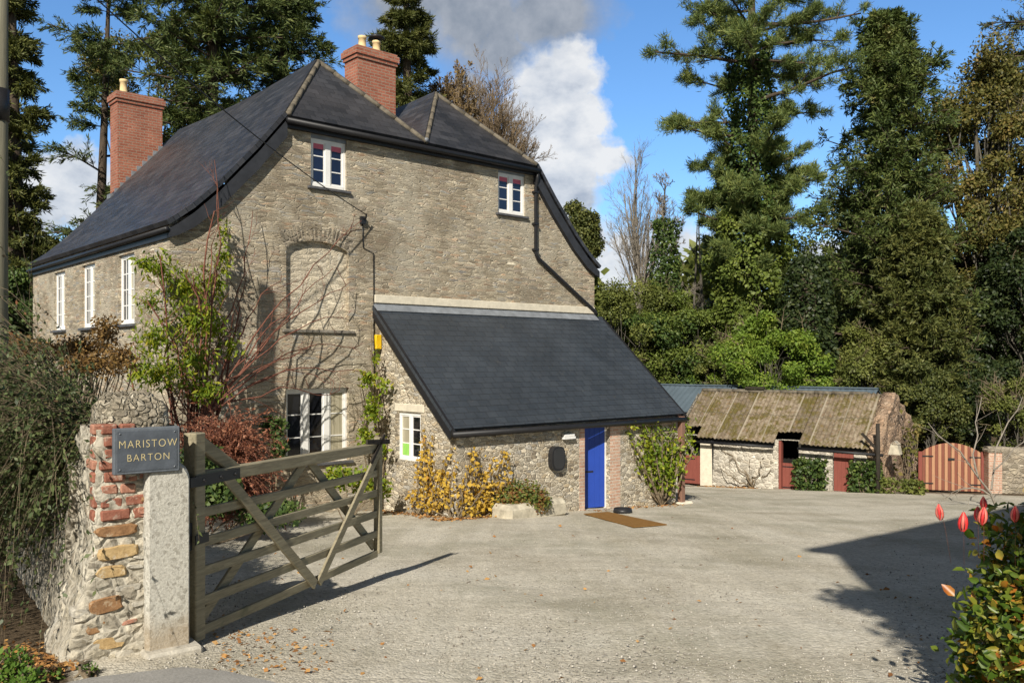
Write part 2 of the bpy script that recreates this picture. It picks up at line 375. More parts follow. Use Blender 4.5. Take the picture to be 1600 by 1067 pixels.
M['stripe_a'] = m_wood('red_stained_slat', (.17, .058, .040), (.24, .092, .060), .7, (10, 10, .8))
M['stripe_b'] = m_wood('pale_new_slat', (.36, .185, .105), (.47, .265, .155), .7, (10, 10, .8))
M['coir'] = m_wood('brown_coir', (.16, .085, .03), (.33, .18, .06), .95, (3, 18, 18), .05)
M['pine_bark'] = m_bark('brown_bark', (.045, .034, .025), (.13, .10, .075))
M['grey_bark'] = m_bark('grey_bark', (.06, .054, .044), (.17, .155, .125))
M['pale_twig'] = m_bark('pale_twigs', (.19, .165, .13), (.34, .30, .25), (3, 3, 3))
M['brown_twig'] = m_bark('brown_twigs', (.17, .125, .08), (.30, .225, .15), (3, 3, 3))
M['red_twig'] = m_bark('red_stems', (.13, .055, .04), (.26, .115, .08), (5, 5, 5))
M['dry_twig'] = m_bark('dry_stems', (.12, .09, .06), (.30, .24, .16), (5, 5, 5))
# ------------------------------------------------------------------ world, sun, camera
EL = math.radians(35.0); TS = Vector((-.24, -.97, 0)).normalized()
SUN = Vector((TS.x*math.cos(EL), TS.y*math.cos(EL), math.sin(EL)))
world = bpy.data.worlds.new('World'); scene.world = world; world.use_nodes = True
W = NG.__new__(NG); W.t = world.node_tree; W.n = W.t.nodes; W.l = W.t.links
W.tc = W.n.new('ShaderNodeTexCoord')
bg = W.n['Background']; wout = W.n['World Output']
sky = W.n.new('ShaderNodeTexSky'); sky.sky_type = 'NISHITA'; sky.sun_disc = False
sky.sun_elevation = EL; sky.sun_rotation = math.atan2(SUN.x, SUN.y); sky.altitude = 60; sky.air_density = 1.0; sky.dust_density = .35; sky.ozone_density = 3.0
W.put(bg.inputs['Color'], W.hsv(W.mix(1.0, sky.outputs[0], (.80, .97, 1.12), 'MULTIPLY'), .5, 1.05, 1.0)); bg.inputs['Strength'].default_value = .125
dirv = W.tc.outputs['Generated']
def cdir(px, py): return Vector(((px-800)/F, 1.0, (HZ-py)/F)).normalized()
wn = W.noise(dirv, 9, 7, .6, color=True); wv = W.vadd(dirv, wn, .10)
sub = W.node('ShaderNodeVectorMath', operation='SUBTRACT'); W.l.new(wv, sub.inputs[0]); sub.inputs[1].default_value = (.05, .05, .05)
def blobs(lst):
    acc = None
    for px, py, r, sq in lst:
        mp = W.node('ShaderNodeVectorMath', operation='SUBTRACT'); W.l.new(sub.outputs[0], mp.inputs[0]); mp.inputs[1].default_value = cdir(px, py)
        sc = W.node('ShaderNodeVectorMath', operation='MULTIPLY'); W.l.new(mp.outputs[0], sc.inputs[0]); sc.inputs[1].default_value = (1/r, 1/r, sq/r)
        ln = W.node('ShaderNodeVectorMath', operation='LENGTH'); W.l.new(sc.outputs[0], ln.inputs[0])
        v = W.math('SUBTRACT', 1.0, ln.outputs['Value'])
        acc = v if acc is None else W.math('MAXIMUM', acc, v)
    return acc
R_ = 1/F
white_f = blobs([(905, 105, 62*R_, .9), (860, 150, 75*R_, .9), (845, 205, 78*R_, 1), (905, 195, 55*R_, .9), (900, 265, 75*R_, .9), (950, 262, 40*R_, 1.2), (890, 330, 80*R_, 1),
                 (880, 380, 110*R_, 1.3), (1010, 420, 120*R_, 1.6), (1110, 430, 80*R_, 1.2), (110, 300, 95*R_, 1.4), (20, 350, 90*R_, 1.4), (1290, 420, 60*R_, 1.4), (700, 200, 60*R_, 1.2),])
grey_f = blobs([(740, 20, 130*R_, 1.2), (850, 10, 120*R_, 1.4), (780, 75, 80*R_, 1.3), (640, 0, 120*R_, 1.3), (720, 140, 60*R_, 1.0)])
det = W.noise(dirv, 26, 6, .62)
def cover(fld, lo, hi, k): return W.ramp(W.math('ADD', fld, W.math('MULTIPLY_ADD', det, k, -k*.5)), [(lo, 0.0), (hi, 1.0)])
cw = cover(white_f, .06, .36, .75); cg = cover(grey_f, .03, .6, .5)
shade = W.noise(W.map(dirv, (1, 1, 1.6), (0.01, 0, .02)), 16, 5, .6)
ccol = W.ramp(shade, [(.30, (.46, .52, .62)), (.48, (.74, .78, .84)), (.64, (.95, .96, .97))])
bw_ = W.node('ShaderNodeBackground'); W.put(bw_.inputs['Color'], ccol); bw_.inputs['Strength'].default_value = .74
bgrey = W.node('ShaderNodeBackground'); W.put(bgrey.inputs['Color'], W.ramp(det, [(.3, (.24, .29, .37)), (.7, (.42, .46, .53))])); bgrey.inputs['Strength'].default_value = .80
bhi = W.node('ShaderNodeBackground'); W.put(bhi.inputs['Color'], W.ramp(W.noise(dirv, 5, 5), [(.3, (.085, .09, .10)), (.7, (.17, .175, .185))])); bhi.inputs['Strength'].default_value = .6  # unseen dim cloud overhead and behind the camera, added to cut fill light
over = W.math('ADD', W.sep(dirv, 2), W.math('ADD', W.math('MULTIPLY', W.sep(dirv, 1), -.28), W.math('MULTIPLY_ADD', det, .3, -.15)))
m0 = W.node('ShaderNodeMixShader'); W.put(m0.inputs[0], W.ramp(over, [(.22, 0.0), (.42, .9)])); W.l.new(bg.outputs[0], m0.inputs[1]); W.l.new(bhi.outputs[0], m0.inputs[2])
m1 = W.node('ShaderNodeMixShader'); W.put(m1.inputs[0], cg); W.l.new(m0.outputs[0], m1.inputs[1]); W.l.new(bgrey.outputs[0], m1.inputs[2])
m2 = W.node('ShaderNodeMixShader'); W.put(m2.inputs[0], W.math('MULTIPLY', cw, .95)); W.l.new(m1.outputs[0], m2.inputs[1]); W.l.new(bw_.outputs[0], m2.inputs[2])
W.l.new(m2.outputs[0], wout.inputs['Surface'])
ld = bpy.data.lights.new('sun', 'SUN'); ld.energy = 5.0; ld.angle = math.radians(.5); ld.color = (1.0, .935, .82)
lo = bpy.data.objects.new('sun', ld); COL.objects.link(lo); lo.location = (-6, -30, 30); lo.rotation_euler = SUN.to_track_quat('Z', 'Y').to_euler()
cam = bpy.data.cameras.new('camera'); co_ = bpy.data.objects.new('camera', cam); COL.objects.link(co_); scene.camera = co_
co_.rotation_euler = (PI/2, 0, 0); cam.sensor_width = 36; cam.lens = F/1600*36; cam.shift_y = (HZ-533.5)/1600; cam.clip_start = .05; cam.clip_end = 2000
scene.view_settings.view_transform = 'Standard'; scene.view_settings.look = 'None'; scene.view_settings.exposure = .30; scene.view_settings.gamma = 1
scene.cycles.max_bounces = 6; scene.cycles.diffuse_bounces = 3; scene.cycles.glossy_bounces = 2; scene.cycles.transparent_max_bounces = 4
# ------------------------------------------------------------------ the ground, one sheet
def ground():
    xs = np.unique(np.concatenate([np.linspace(-300, -20, 16), np.arange(-20, 26, .4), np.linspace(26, 300, 16), np.arange(-4, 7, .1)]))
    ys = np.unique(np.concatenate([np.linspace(-300, -8, 14), np.arange(-8, 44, .4), np.linspace(44, 420, 20), np.arange(3.5, 14, .1)]))
    X, Y = np.meshgrid(xs, ys)
    Z = gz(X, Y)
    Z += .010*np.sin(X*1.7+Y*.6)*np.sin(Y*1.3-.4*X)+.006*np.sin(X*4.1+1)*np.sin(Y*3.3)
    V = np.stack([X, Y, Z], -1).reshape(-1, 3)
    ny, nx = X.shape; i = np.arange(nx*ny).reshape(ny, nx)
    Q = np.stack([i[:-1, :-1], i[:-1, 1:], i[1:, 1:], i[1:, :-1]], -1).reshape(-1, 4)
    g = NG('gravel_and_soil'); v = g.obj
    peb = g.voro(v, 58); cell = g.sep(peb.outputs['Color'], 0)
    peb2 = g.voro(v, 26); cell2 = g.sep(peb2.outputs['Color'], 1)
    base = g.ramp(g.math('ADD', g.math('MULTIPLY', cell, .6), g.math('MULTIPLY', cell2, .4)), [(.1, (.37, .345, .29)), (.4, (.49, .46, .395)), (.6, (.535, .505, .435)), (.9, (.62, .585, .51))])
    pat = g.noise(g.map(v, (.9, 1.3, 1), rot=(0, 0, .5)), .55, 6, .62, .6)
    col = g.mix(.7, base, g.ramp(pat, [(.3, (.66, .62, .54)), (.48, (1, .97, .91)), (.7, (1.16, 1.15, 1.12))]), 'MULTIPLY')
    trk = g.noise(g.map(v, (1.6, .16, 1), rot=(0, 0, -.35)), .9, 5, .6); col = g.mix(.55, col, g.ramp(trk, [(.36, (.80, .79, .74)), (.5, (1, 1, 1)), (.66, (1.12, 1.12, 1.12))]), 'MULTIPLY')
    grn = g.noise(g.map(v, (1, .8, 1), loc=(7, 2, 0)), .62, 6, .68); col = g.mix(g.ramp(grn, [(.50, 0.0), (.66, .6)]), col, (.30, .285, .215))
    mud = g.noise(g.map(v, (1, .7, 1), loc=(3, 1, 0)), 1.3, 7, .7, .3)
    col = g.mix(g.ramp(mud, [(.60, 0.0), (.76, .42)]), col, (.24, .20, .14))
    dk = g.noise(v, 7, 5, .75)
    col = g.mix(g.ramp(dk, [(.70, 0.0), (.82, .4)]), col, (.24, .20, .15))
    # earth and leaf mould outside the yard
    x = g.sep(v, 0); y = g.sep(v, 1); wob = g.math('MULTIPLY_ADD', g.noise(v, .9, 4), 1.6, -.8)
    left = g.math('ADD', g.math('MULTIPLY_ADD', y, .22, -.5), g.math('ADD', x, 5.2))       # right of a line by the house
    edge = g.math('ADD', left, wob)
    nearl = g.math('ADD', g.math('ADD', x, g.math('MULTIPLY', y, .62)), g.math('MULTIPLY', wob, .25))
    soil = g.mix(g.noise(v, 22, 5), (.045, .034, .022), (.15, .11, .07))
    back = g.math('SUBTRACT', g.math('ADD', 33.6, g.math('MULTIPLY', x, -.45)), y)
    in_yard = g.math('MINIMUM', g.ramp(edge, [(0.0, 0.0), (.5, 1.0)]), g.math('MULTIPLY', g.ramp(g.math('ADD', back, wob), [(.0, 0.0), (.5, 1.0)]), g.ramp(g.math('ADD', nearl, -.62), [(0.0, 0.0), (.12, 1.0)])))
    col = g.mix(in_yard, soil, col)
    h = g.math('ADD', g.math('ADD', g.math('MULTIPLY', peb.outputs['Distance'], -.8), g.math('MULTIPLY', peb2.outputs['Distance'], -.8)), g.math('MULTIPLY', g.noise(v, 90, 3), .5))
    g.done(col, .95, .1, g.bump(h, .7, .012))
    o = np_mesh('ground', V, Q, g.mat, smooth=True); props(o, kind='structure')
ground()
def road():
    a = G(140, 1064); b = G(285, 1047); c = G(352, 1053); d = G(450, 1076)
    pts = [a, b, c, d, Vector((-.6, 3.2, 0)), Vector((-1.2, 2.0, 0)), Vector((-3.6, 2.6, 0)), Vector((-3.2, 4.6, 0))]
    bm = MB(); bm.poly([(p.x, p.y, float(gz(p.x, p.y))+.024) for p in pts][::-1])
    g = NG('worn_tarmac'); n = g.noise(g.obj, 60, 4, .7)
    col = g.mix(.8, g.ramp(n, [(.3, (.24, .23, .21)), (.7, (.38, .365, .34))]), g.ramp(g.noise(g.obj, 2, 4), [(.3, .75), (.7, 1.25)]), 'MULTIPLY')
    props(bm.build('road', g.done(col, .9, .15, g.bump(n, .5, .01))), kind='structure')
road()
# ------------------------------------------------------------------ building helpers
def panel(bm, outline, holes, depth):
    """vertical face in the x,z plane at y=0 looking to -y, holes with reveals going to y=depth"""
    loops = [[Vector((x, 0, z)) for x, z in outline]]+[[Vector((x, 0, z)) for x, z in h] for h in holes]
    flat = [p for l in loops for p in l]
    tris = []
    for t in tessellate_polygon(loops):
        a, b, c = (flat[i] for i in t)
        n = (b-a).cross(c-a)
        if n.length < 1e-9: continue
        tris.append(tuple(t) if n.y < 0 else tuple(t[::-1]))
    bm.add(flat, tris)
    for h in holes:
        A = sum(h[i][0]*h[(i+1) % len(h)][1]-h[(i+1) % len(h)][0]*h[i][1] for i in range(len(h)))
        hh = h if A > 0 else h[::-1]
        for i in range(len(hh)):
            (x0, z0), (x1, z1) = hh[i], hh[(i+1) % len(hh)]
            bm.poly([(x0, 0, z0), (x0, depth, z0), (x1, depth, z1), (x1, 0, z1)])
def rect(x0, x1, z0, z1): return [(x0, z0), (x1, z0), (x1, z1), (x0, z1)]
def window(parent, loc, rz, w, h, lights=2, rows=3, glass=('glass',), fw=.055, mw=.09, sash=.03, bar=.022, y=.09, sill=True, blind=None, top=.06, bars_x=0):
    f = MB(); f.box((0, y, 0), (fw, y+.07, h)); f.box((w-fw, y, 0), (w, y+.07, h)); f.box((fw, y, h-top), (w-fw, y+.07, h)); f.box((fw, y-.01, 0), (w-fw, y+.07, fw*1.3))
    lw = (w-2*fw-(lights-1)*mw)/lights; z0 = fw*1.3; z1 = h-top
    rects = []
    for k in range(lights):
        x0 = fw+k*(lw+mw); x1 = x0+lw
        if k: f.box((x0-mw, y-.006, z0), (x0, y+.07, z1))
        yy = y+.012
        f.box((x0, yy, z0), (x0+sash, yy+.04, z1)); f.box((x1-sash, yy, z0), (x1, yy+.04, z1))
        f.box((x0+sash, yy, z1-sash), (x1-sash, yy+.04, z1)); f.box((x0+sash, yy, z0), (x1-sash, yy+.04, z0+sash*1.2))
        for r in range(1, rows):
            zz = z0+(z1-z0)*r/rows; f.box((x0+sash, yy+.006, zz-bar/2), (x1-sash, yy+.034, zz+bar/2))
        for r in range(1, bars_x+1):
            xx = x0+(x1-x0)*r/(bars_x+1); f.box((xx-bar/2, yy+.004, z0+sash*1.2), (xx+bar/2, yy+.036, z1-sash))
        rects.append((x0+sash*.5, x1-sash*.5, z0+sash*.5, z1-sash*.5))
    o = f.build('window', M['white'], parent, loc, rz)
    for k, (x0, x1, a, b) in enumerate(rects):
        p = MB(); p.box((x0, y+.03, a), (x1, y+.036, b)); p.build('pane', M[glass[k % len(glass)]], o)
        if blind:
            q = MB(); q.box((x0+.01, y+.0305-.006, b-blind), (x1-.01, y+.0295, b-.012)); q.build('blind', M['pink'], o)
    if sill:
        s = MB(); s.box((-.08, -.07, -.06), (w+.08, y+.05, -.002), bev=.008); s.build('sill', M['slate_sill'], o)
    return o
# ------------------------------------------------------------------ the farmhouse
HX, HY = -6.27, 16.0; HR = math.atan2(.667, .745); HB = -3.2
house = empty('farmhouse', (HX, HY, HB), HR, 'stone farmhouse with dark slate double roof, white windows and blue front door', 'house')
LIFT = (0, 0, -HB)
BE = 9.65                                   # length of the side wall
def hb(bm, name, m, **k): return bm.build(name, m, house, LIFT, **k)
def hl(a, b, z): return (a, b, z-HB)
AT1 = rect(2.88, 3.72, 3.56, 4.64); AT2 = rect(7.96, 8.86, 3.58, 4.64)
arch = [(2.33, .62), (3.78, .62), (3.78, 2.2)]+[(3.055+.725*math.cos(t), 2.2+.24*math.sin(t)) for t in np.linspace(.2, PI-.2, 9)]+[(2.33, 2.2)]
GW = rect(2.33, 3.78, -2.12, -.59)
w = MB()
panel(w, [(0, -4.6), (11.4, -5), (11.4, 2.5), (10.98, 2.72), (10.4, 3.2), (9.7, 4.02), (9.15, 4.8), (2.3, 4.8), (1.68, 4.02), (.91, 3.18), (.42, 2.72), (0, 2.5)], [AT1, AT2, arch, GW], .17)
hb(w, 'gable_wall', M['wall'])
w = MB()
side_win = [(2.34, .98), (4.85, .98), (7.15, .98)]
holes = [rect(-b-.48, -b+.48, .72, 2.14) for b, _ in side_win]
panel(w, [(-BE, -4.6), (0, -4.6), (0, 2.5), (-BE, 2.5)], holes, .17)
w.build('side_wall', M['wall'], house, LIFT, -PI/2)
w = MB(); w.poly([(11.4, 0, -5), (11.4, BE, -5), (11.4, BE, 2.5), (11.4, 0, 2.5)])
w.poly([(0, BE, -5), (0, BE, 2.5), (2.3, BE, 4.8), (4, BE, 6.6), (5.7, BE, 4.9), (7.44, BE, 6.6), (9.15, BE, 4.8), (11.4, BE, 2.5), (11.4, BE, -5)])
hb(w, 'rear_wall', M['wall'])
# roof: bell-cast outer slopes, two ridges, a valley, hipped front
prof = [(-.05, 2.46), (.12, 2.58), (.42, 2.81), (.91, 3.27), (1.68, 4.12), (2.3, 4.88)]
RA1, RA2, ZR, B1, B2, FE = 4.0, 7.44, 6.76, 1.66, 1.80, -.13
VZ = 5.02
r = MB(); BO = BE+.12
sag = lambda b: -.10*math.sin(PI*min(max((b-B1)/(BE-B1), 0), 1))
def strip(side):
    fa = (lambda a: a) if side == 0 else (lambda a: 11.44-a)
    nb = 8
    for (a0, z0), (a1, z1) in zip(prof[:-1], prof[1:]):
        for k in range(nb):
            b0 = FE+(BO-FE)*k/nb; b1 = FE+(BO-FE)*(k+1)/nb
            q = [(fa(a0), b0, z0), (fa(a1), b0, z1), (fa(a1), b1, z1), (fa(a0), b1, z0)]
            r.poly(q[::-1] if side == 0 else q)
strip(0); strip(1)
nb = 6
def ridge_pts(a, bstart): return [(a, bstart+(BO-bstart)*k/nb, ZR+sag(bstart+(BO-bstart)*k/nb)) for k in range(nb+1)]
r1 = ridge_pts(RA1, B1); r2 = ridge_pts(RA2, B2)
lo_ = lambda a: [(a, FE, 4.88)]+[(a, B1+(BO-B1)*k/nb, 4.88) for k in range(1, nb+1)]
L0 = lo_(2.3); V0 = [(5.7, FE, VZ-.12)]+[(5.7, B1+(BO-B1)*k/nb, VZ) for k in range(1, nb+1)]; R0 = lo_(9.14)
for k in range(nb):
    r.poly([L0[k], r1[k], r1[k+1], L0[k+1]][::-1])
    r.poly([r1[k], V0[k], V0[k+1], r1[k+1]][::-1])
    r.poly([V0[k], r2[k], r2[k+1], V0[k+1]][::-1])
    r.poly([r2[k], R0[k], R0[k+1], r2[k+1]][::-1])
r.poly([L0[0], V0[0], r1[0]]); r.poly([V0[0], R0[0], r2[0]])
ro = hb(r, 'roof', M['slate'])
md = ro.modifiers.new('thick', 'SOLIDIFY'); md.thickness = .09; md.offset = -1 
def tiles(pts, name='ridge_tiles', rad=.062, m='ridge', step=.45):
    t = MB()
    for p, q in zip(pts[:-1], pts[1:]):
        p = Vector(p); q = Vector(q); n = max(1, round((q-p).length/step))
        for k in range(n):
            a = p.lerp(q, k/n); b = p.lerp(q, (k+.97)/n)
            a.z += random.uniform(.0, .02); b.z += random.uniform(.0, .02)
            t.tube([a, b], [rad*1.08, rad], 8)
    return t.build(name, M[m], ro)
tiles(r1, 'ridge_tile_run'); tiles(r2, 'ridge_tile_run')
for e, apex in ((L0[0], r1[0]), (V0[0], r1[0]), (V0[0], r2[0]), (R0[0], r2[0])): tiles([e, apex], 'hip_tile_run', .055)
lv = MB(); lv.tube([(5.7, FE-.05, VZ-.08), (5.7, .5, VZ+.03), (5.7, 1.4, VZ+.06)], [.05, .09, .06], 8); lv.build('valley_lead', M['lead'], ro)
# barge boards and eaves
for fa in ((lambda a: a), (lambda a: 11.44-a)):
    bb = MB()
    OFF = [.24, .30, .36, .40, .42, .43]
    for k, ((a0, z0), (a1, z1)) in enumerate(zip(prof[:-1], prof[1:])):
        A4 = [(fa(a0), z0-.085), (fa(a1), z1-.085), (fa(a1), z1-OFF[k+1]), (fa(a0), z0-OFF[k])]
        bb.prism(A4 if fa(a1) > fa(a0) else A4[::-1], FE+.015, -.003)
    bb.build('barge_board', M['verge'], ro)
gt = MB(); gt.tube([(-.09, FE, 2.37), (-.09, BO, 2.34)], .05, 8); hb(gt, 'side_gutter', M['gutter'])
gt = MB(); gt.tube([(2.25, FE-.06, 4.76), (9.2, FE-.06, 4.74)], .06, 8); hb(gt, 'gutter', M['gutter'])
gt = MB(); gt.box((2.3, FE+.03, 4.64), (9.14, -.002, 4.78)); hb(gt, 'fascia', M['gutter'])
gt = MB(); gt.box((-.05, FE+.03, 2.22), (-.002, BO, 2.36)); hb(gt, 'soffit', M['gutter'])
# windows
o = window(house, hl(2.88, 0, 3.56), 0, .84, 1.0, 2, 3, ('glass_sky',), fw=.06, mw=.12, blind=.12, y=.05)
o = window(house, hl(7.96, 0, 3.58), 0, .90, 1.0, 2, 3, ('glass_sky',), fw=.06, mw=.12, blind=.12, y=.05)
lt = MB(); lt.box((2.80, .02, 4.561), (3.80, .16, 4.70)); hb(lt, 'window_lintel', M['lead']); lt = MB(); lt.box((7.88, .02, 4.581), (8.94, .16, 4.72)); hb(lt, 'window_lintel', M['lead'])
window(house, hl(2.33, 0, -2.12), 0, 1.45, 1.52, 3, 3, ('glass', 'glass', 'glass_curtain'), fw=.05, mw=.13, sash=.035, y=.10)
for b, ww in side_win:
    window(house, hl(0, b+.48, .72), -PI/2, .96, 1.42, 2, 4, ('glass', 'glass_curtain'), fw=.05, mw=.08, y=.06, bars_x=1)
M['greysill'] = m_plain('grey_stone_sill', (.20, .18, .15), .9, .1, .35, 9, bump=.4)
b_ = MB(); n = len(arch)
b_.add([(x, .10, z) for x, z in arch], [tuple(range(n))]); bw2 = hb(b_, 'blind_window', M['wall_pale'])
s = MB(); s.box((2.24, -.05, .55), (3.90, .12, .615), bev=.01); s.build('sill', M['greysill'], bw2)
av = MB()
for k in range(22):
    t = .22+(PI-.44)*k/21; c, sn = math.cos(t), math.sin(t)
    x0, z0 = 3.055+.735*c, 2.205+.245*sn; dx, dz = (c*.42, .90)
    l = random.uniform(.26, .36); d = Vector((dx, 0, dz)).normalized()
    av.bar((x0, .008, z0), (x0+d.x*l, .008, z0+d.z*l), .055, .03+random.uniform(-.01, .01), up=(0, 1, 0), bev=.006)
av.build('arch_stones', M['garden_stone'], bw2)
# pipes and cables on the wall
p = MB(); p.tube([(9.13, -.17, 4.72), (9.15, -.14, 4.55), (9.16, -.07, 4.35), (9.16, -.07, 2.68), (9.22, -.07, 2.58), (11.35, -.07, 1.30), (11.42, -.07, 1.2)], .045, 8)
for z in (4.2, 3.4, 2.75): p.box((9.09, -.12, z), (9.23, 0, z+.05))
hb(p, 'downpipe', M['gutter'])
p = MB(); p.tube([(4.1, -.02, 2.98), (4.12, -.02, 2.4), (4.38, -.02, 2.3), (4.40, -.02, -.6)], .012, 5)
p.box((4.04, -.07, 2.90), (4.16, 0, 3.06)); p.tube([(4.1, 0, 3.0), (4.1, -.16, 3.02), (4.1, -.18, 3.1)], .02, 6)
hb(p, 'cable_bracket', M['black'])
# chimneys
def chimney(a0, a1, b0, b1, zb, zt, pots, flash=None):
    c = MB(); c.box((a0, b0, zb), (a1, b1, zt-.30)); c.box((a0-.035, b0-.035, zt-.30), (a1+.035, b1+.035, zt-.21)); c.box((a0-.07, b0-.07, zt-.21), (a1+.07, b1+.07, zt-.06))
    c.box((a0-.03, b0-.03, zt-.06), (a1+.03, b1+.03, zt))
    o = hb(c, 'chimney', M['brick'])
    for (pa, pb, h, cowl) in pots:
        q = MB(); q.lathe([(.125, 0), (.13, .04), (.105, .06), (.092, h*.8), (.105, h*.82), (.11, h), (.08, h)], (pa, pb, zt)); p = q.build('chimney_pot', M['pot'], o)
        if cowl:
            k = MB(); k.lathe([(.05, h-.02), (.05, h+.06), (.19, h+.06), (.20, h+.10), (.12, h+.15)], (pa, pb, zt)); k.build('cowl', M['black'], p)
    f = MB()
    if flash: flash(f)
    if f.f: f.build('flashing', M['lead'], o)
    return o
def fl1(f):
    for k in range(6):
        a = 5.45+k*.2; f.box((a, 2.372, 4.95+abs(a-5.7)*.9), (a+.18, 2.398, 5.16+abs(a-5.6)*.95))
chimney(5.48, 6.60, 2.4, 3.0, 4.4, 7.72, [(5.80, 2.70, .36, 0), (6.22, 2.70, .34, 1)], fl1)
def fl2(f):
    for k in range(9):
        a = 2.0+k*.15; z = 4.88+(a-2.3)*1.10+.02 if a > 2.3 else 4.88-(2.3-a)*1.2
        f.box((a, BE-.23, z-.12), (a+.14, BE-.202, z+.26))
    f.box((1.86, BE-.3, 4.05), (2.0, BE-.0, 4.6))
chimney(2.08, 3.32, BE-.2, BE+.42, 2.6, 7.52, [(2.34, BE+.1, .42, 0)], fl2)
# the lean-to
LA0, LA1, LT = 4.56, 11.46, 2.68
lz = lambda t: 1.08-.896*t
w = MB(); fw_holes = [rect(8.19, 9.03, -3.40, -1.47)]
panel(w, [(LA0, -4.4), (LA1, -4.8), (LA1, lz(LT)-.02), (LA0, lz(LT)-.02)], fw_holes, .28)
w.build('porch_front_wall', M['cream_stone'], house, (0, -LT, -HB))
w = MB(); panel(w, [(0, -4.2), (LT, -4.2), (LT, lz(LT)-.02), (0, lz(0)-.02)], [rect(.70, 1.50, -2.10, -1.10)], .16)
w.build('porch_side_wall', M['cream_stone'], house, (LA0, 0, -HB), -PI/2)
w = MB(); w.poly([(LA1, -LT, -5), (LA1, 0, -5), (LA1, 0, lz(0)-.02), (LA1, -LT, lz(LT)-.02)]); hb(w, 'porch_end_wall', M['cream_stone'])
o = window(house, (LA0, -.70, -2.10-HB), -PI/2, .80, 1.0, 2, 3, ('glass_curtain', 'glass'), fw=.045, mw=.07, y=.03, sill=False)
st = MB(); st.box((.10, .045, .10), (.32, .05, .34)); st.build('window_sticker', m_plain('green_sticker', (.30, .62, .12), .6), o)
lt = MB(); lt.box((LA0-.02, -1.62, -1.085), (LA0+.1, -.58, -.92), bev=.01); hb(lt, 'porch_window_lintel', M['mortar'])
r = MB(); T1 = 2.79; A0, A1 = 4.36, 11.70
nr = 14
for k in range(nr):
    t0 = T1*k/nr; t1 = T1*(k+1)/nr
    r.poly([(A0, -t0, lz(t0)+.09), (A0, -t1, lz(t1)+.09), (A1, -t1, lz(t1)+.09), (A1, -t0, lz(t0)+.09)])
pr = hb(r, 'porch_roof', M['slate_new']); md = pr.modifiers.new('t', 'SOLIDIFY'); md.thickness = .07; md.offset = -1
for a_ in (A0+.03, A1-.03): v = MB(); v.bar((a_, -.02, lz(0)-.04), (a_, -T1+.01, lz(T1)-.04), .05, .22); v.build('barge_board', M['gutter'], pr)
v = MB(); v.tube([(A0-.02, -T1-.05, lz(T1)-.02), (A1+.02, -T1-.05, lz(T1)-.05)], .058, 8); v.box((A0+.07, -T1+.02, lz(T1)-.10), (A1-.07, -T1+.05, lz(T1)+.015)); v.build('gutter', M['gutter'], pr)
v = MB()
for k in range(6):
    a = A0+.02+(A1-A0-.3)*k/6; a2 = A0+.02+(A1-A0-.3)*(k+1)/6-.004
    v.bar(((a+a2)/2, .0, lz(0)+.13), ((a+a2)/2, -.16, lz(.16)+.115), a2-a, .02)
v.build('flashing', M['lead'], pr)
v = MB(); v.box((4.40, -.045, lz(0)+.15), (11.38, -.002, lz(0)+.33), bev=.01); hb(v, 'mortar_fillet', M['mortar'])
# brick jambs and the door
v = MB(); v.box((8.02, -LT-.005, -3.42), (8.187, -LT+.20, -1.46)); hb(v, 'door_jamb', M['quoin']); v = MB(); v.box((9.033, -LT-.005, -3.42), (9.38, -LT+.2, -1.46)); hb(v, 'door_jamb', M['quoin'])
v = MB(); v.box((9.385, -LT-.004, -1.62), (11.3, -LT+.1, -1.36)); hb(v, 'brick_course', M['quoin'])
v = MB(); v.box((8.19, -LT+.12, -3.40), (8.23, -LT+.2, -1.47)); v.box((8.985, -LT+.12, -3.40), (9.03, -LT+.2, -1.47)); v.box((8.23, -LT+.12, -1.53), (8.985, -LT+.2, -1.47)); hb(v, 'door_frame', M['white'])
d = MB()
for k in range(6): d.box((-.80+k*.133, 0, 0), (-.80+k*.133+.131, .04, 1.84), bev=.003)
do = d.build('door', M['blue'], house, (8.985, -LT+.12, -3.37-HB), -math.radians(19))
h = MB(); h.tube([(-.68, -.01, 1.02), (-.68, -.06, 1.02), (-.60, -.06, 1.02)], .012, 6); h.box((-.70, -.008, .92), (-.66, 0, 1.1)); h.build('handle', M['black'], do)
h = MB(); h.box((-.5, -.004, .80), (-.3, 0, .84)); h.build('letter_slot', M['black'], do)
v = MB(); v.box((8.0, -LT-.22, -3.62), (9.30, -LT+.25, -3.41), bev=.02); hb(v, 'doorstep', M['mortar'])
# things hung on the house
def HP(a, b, z):
    c, s_ = .745, .667
    return Vector((HX+c*a-s_*b, HY+s_*a+c*b, z))
def lamp():
    e = empty('wall_light', HP(7.62, -LT, -1.72), HR, 'small white box light on the stone wall just left of the blue door', 'light')
    b = MB(); b.box((-.17, -.11, 0), (.17, -.002, .05)); b.build('base', M['white'], e); b = MB(); b.box((-.16, -.10, .052), (.16, -.01, .11), bev=.01); b.build('cover', M['white'], e)
lamp()
e = empty('alarm_box', HP(4.47, 0, .22), HR, 'yellow alarm box on the stone wall at the top corner of the porch roof', 'alarm')
b = MB(); b.box((-.075, -.10, 0), (.075, -.002, .32), bev=.02); b.build('housing', M['yellow'], e); b = MB(); b.box((-.05, -.085, -.05), (.05, -.01, -.002), bev=.01); b.build('sounder', M['darkwood'], e)
e = empty('wall_box', HP(7.25, -LT, -2.38), HR, 'rounded black box on the pale stone porch wall left of the blue door', 'box')
b = MB(); ol = [(.20*np.sign(c)*abs(c)**.6, .26+.26*np.sign(s_)*abs(s_)**.7) for c, s_ in [(math.cos(t), math.sin(t)) for t in np.linspace(0, 2*PI, 25)[:-1]]]
b.prism(ol, -.13, -.002); b.build('body', M['black'], e)
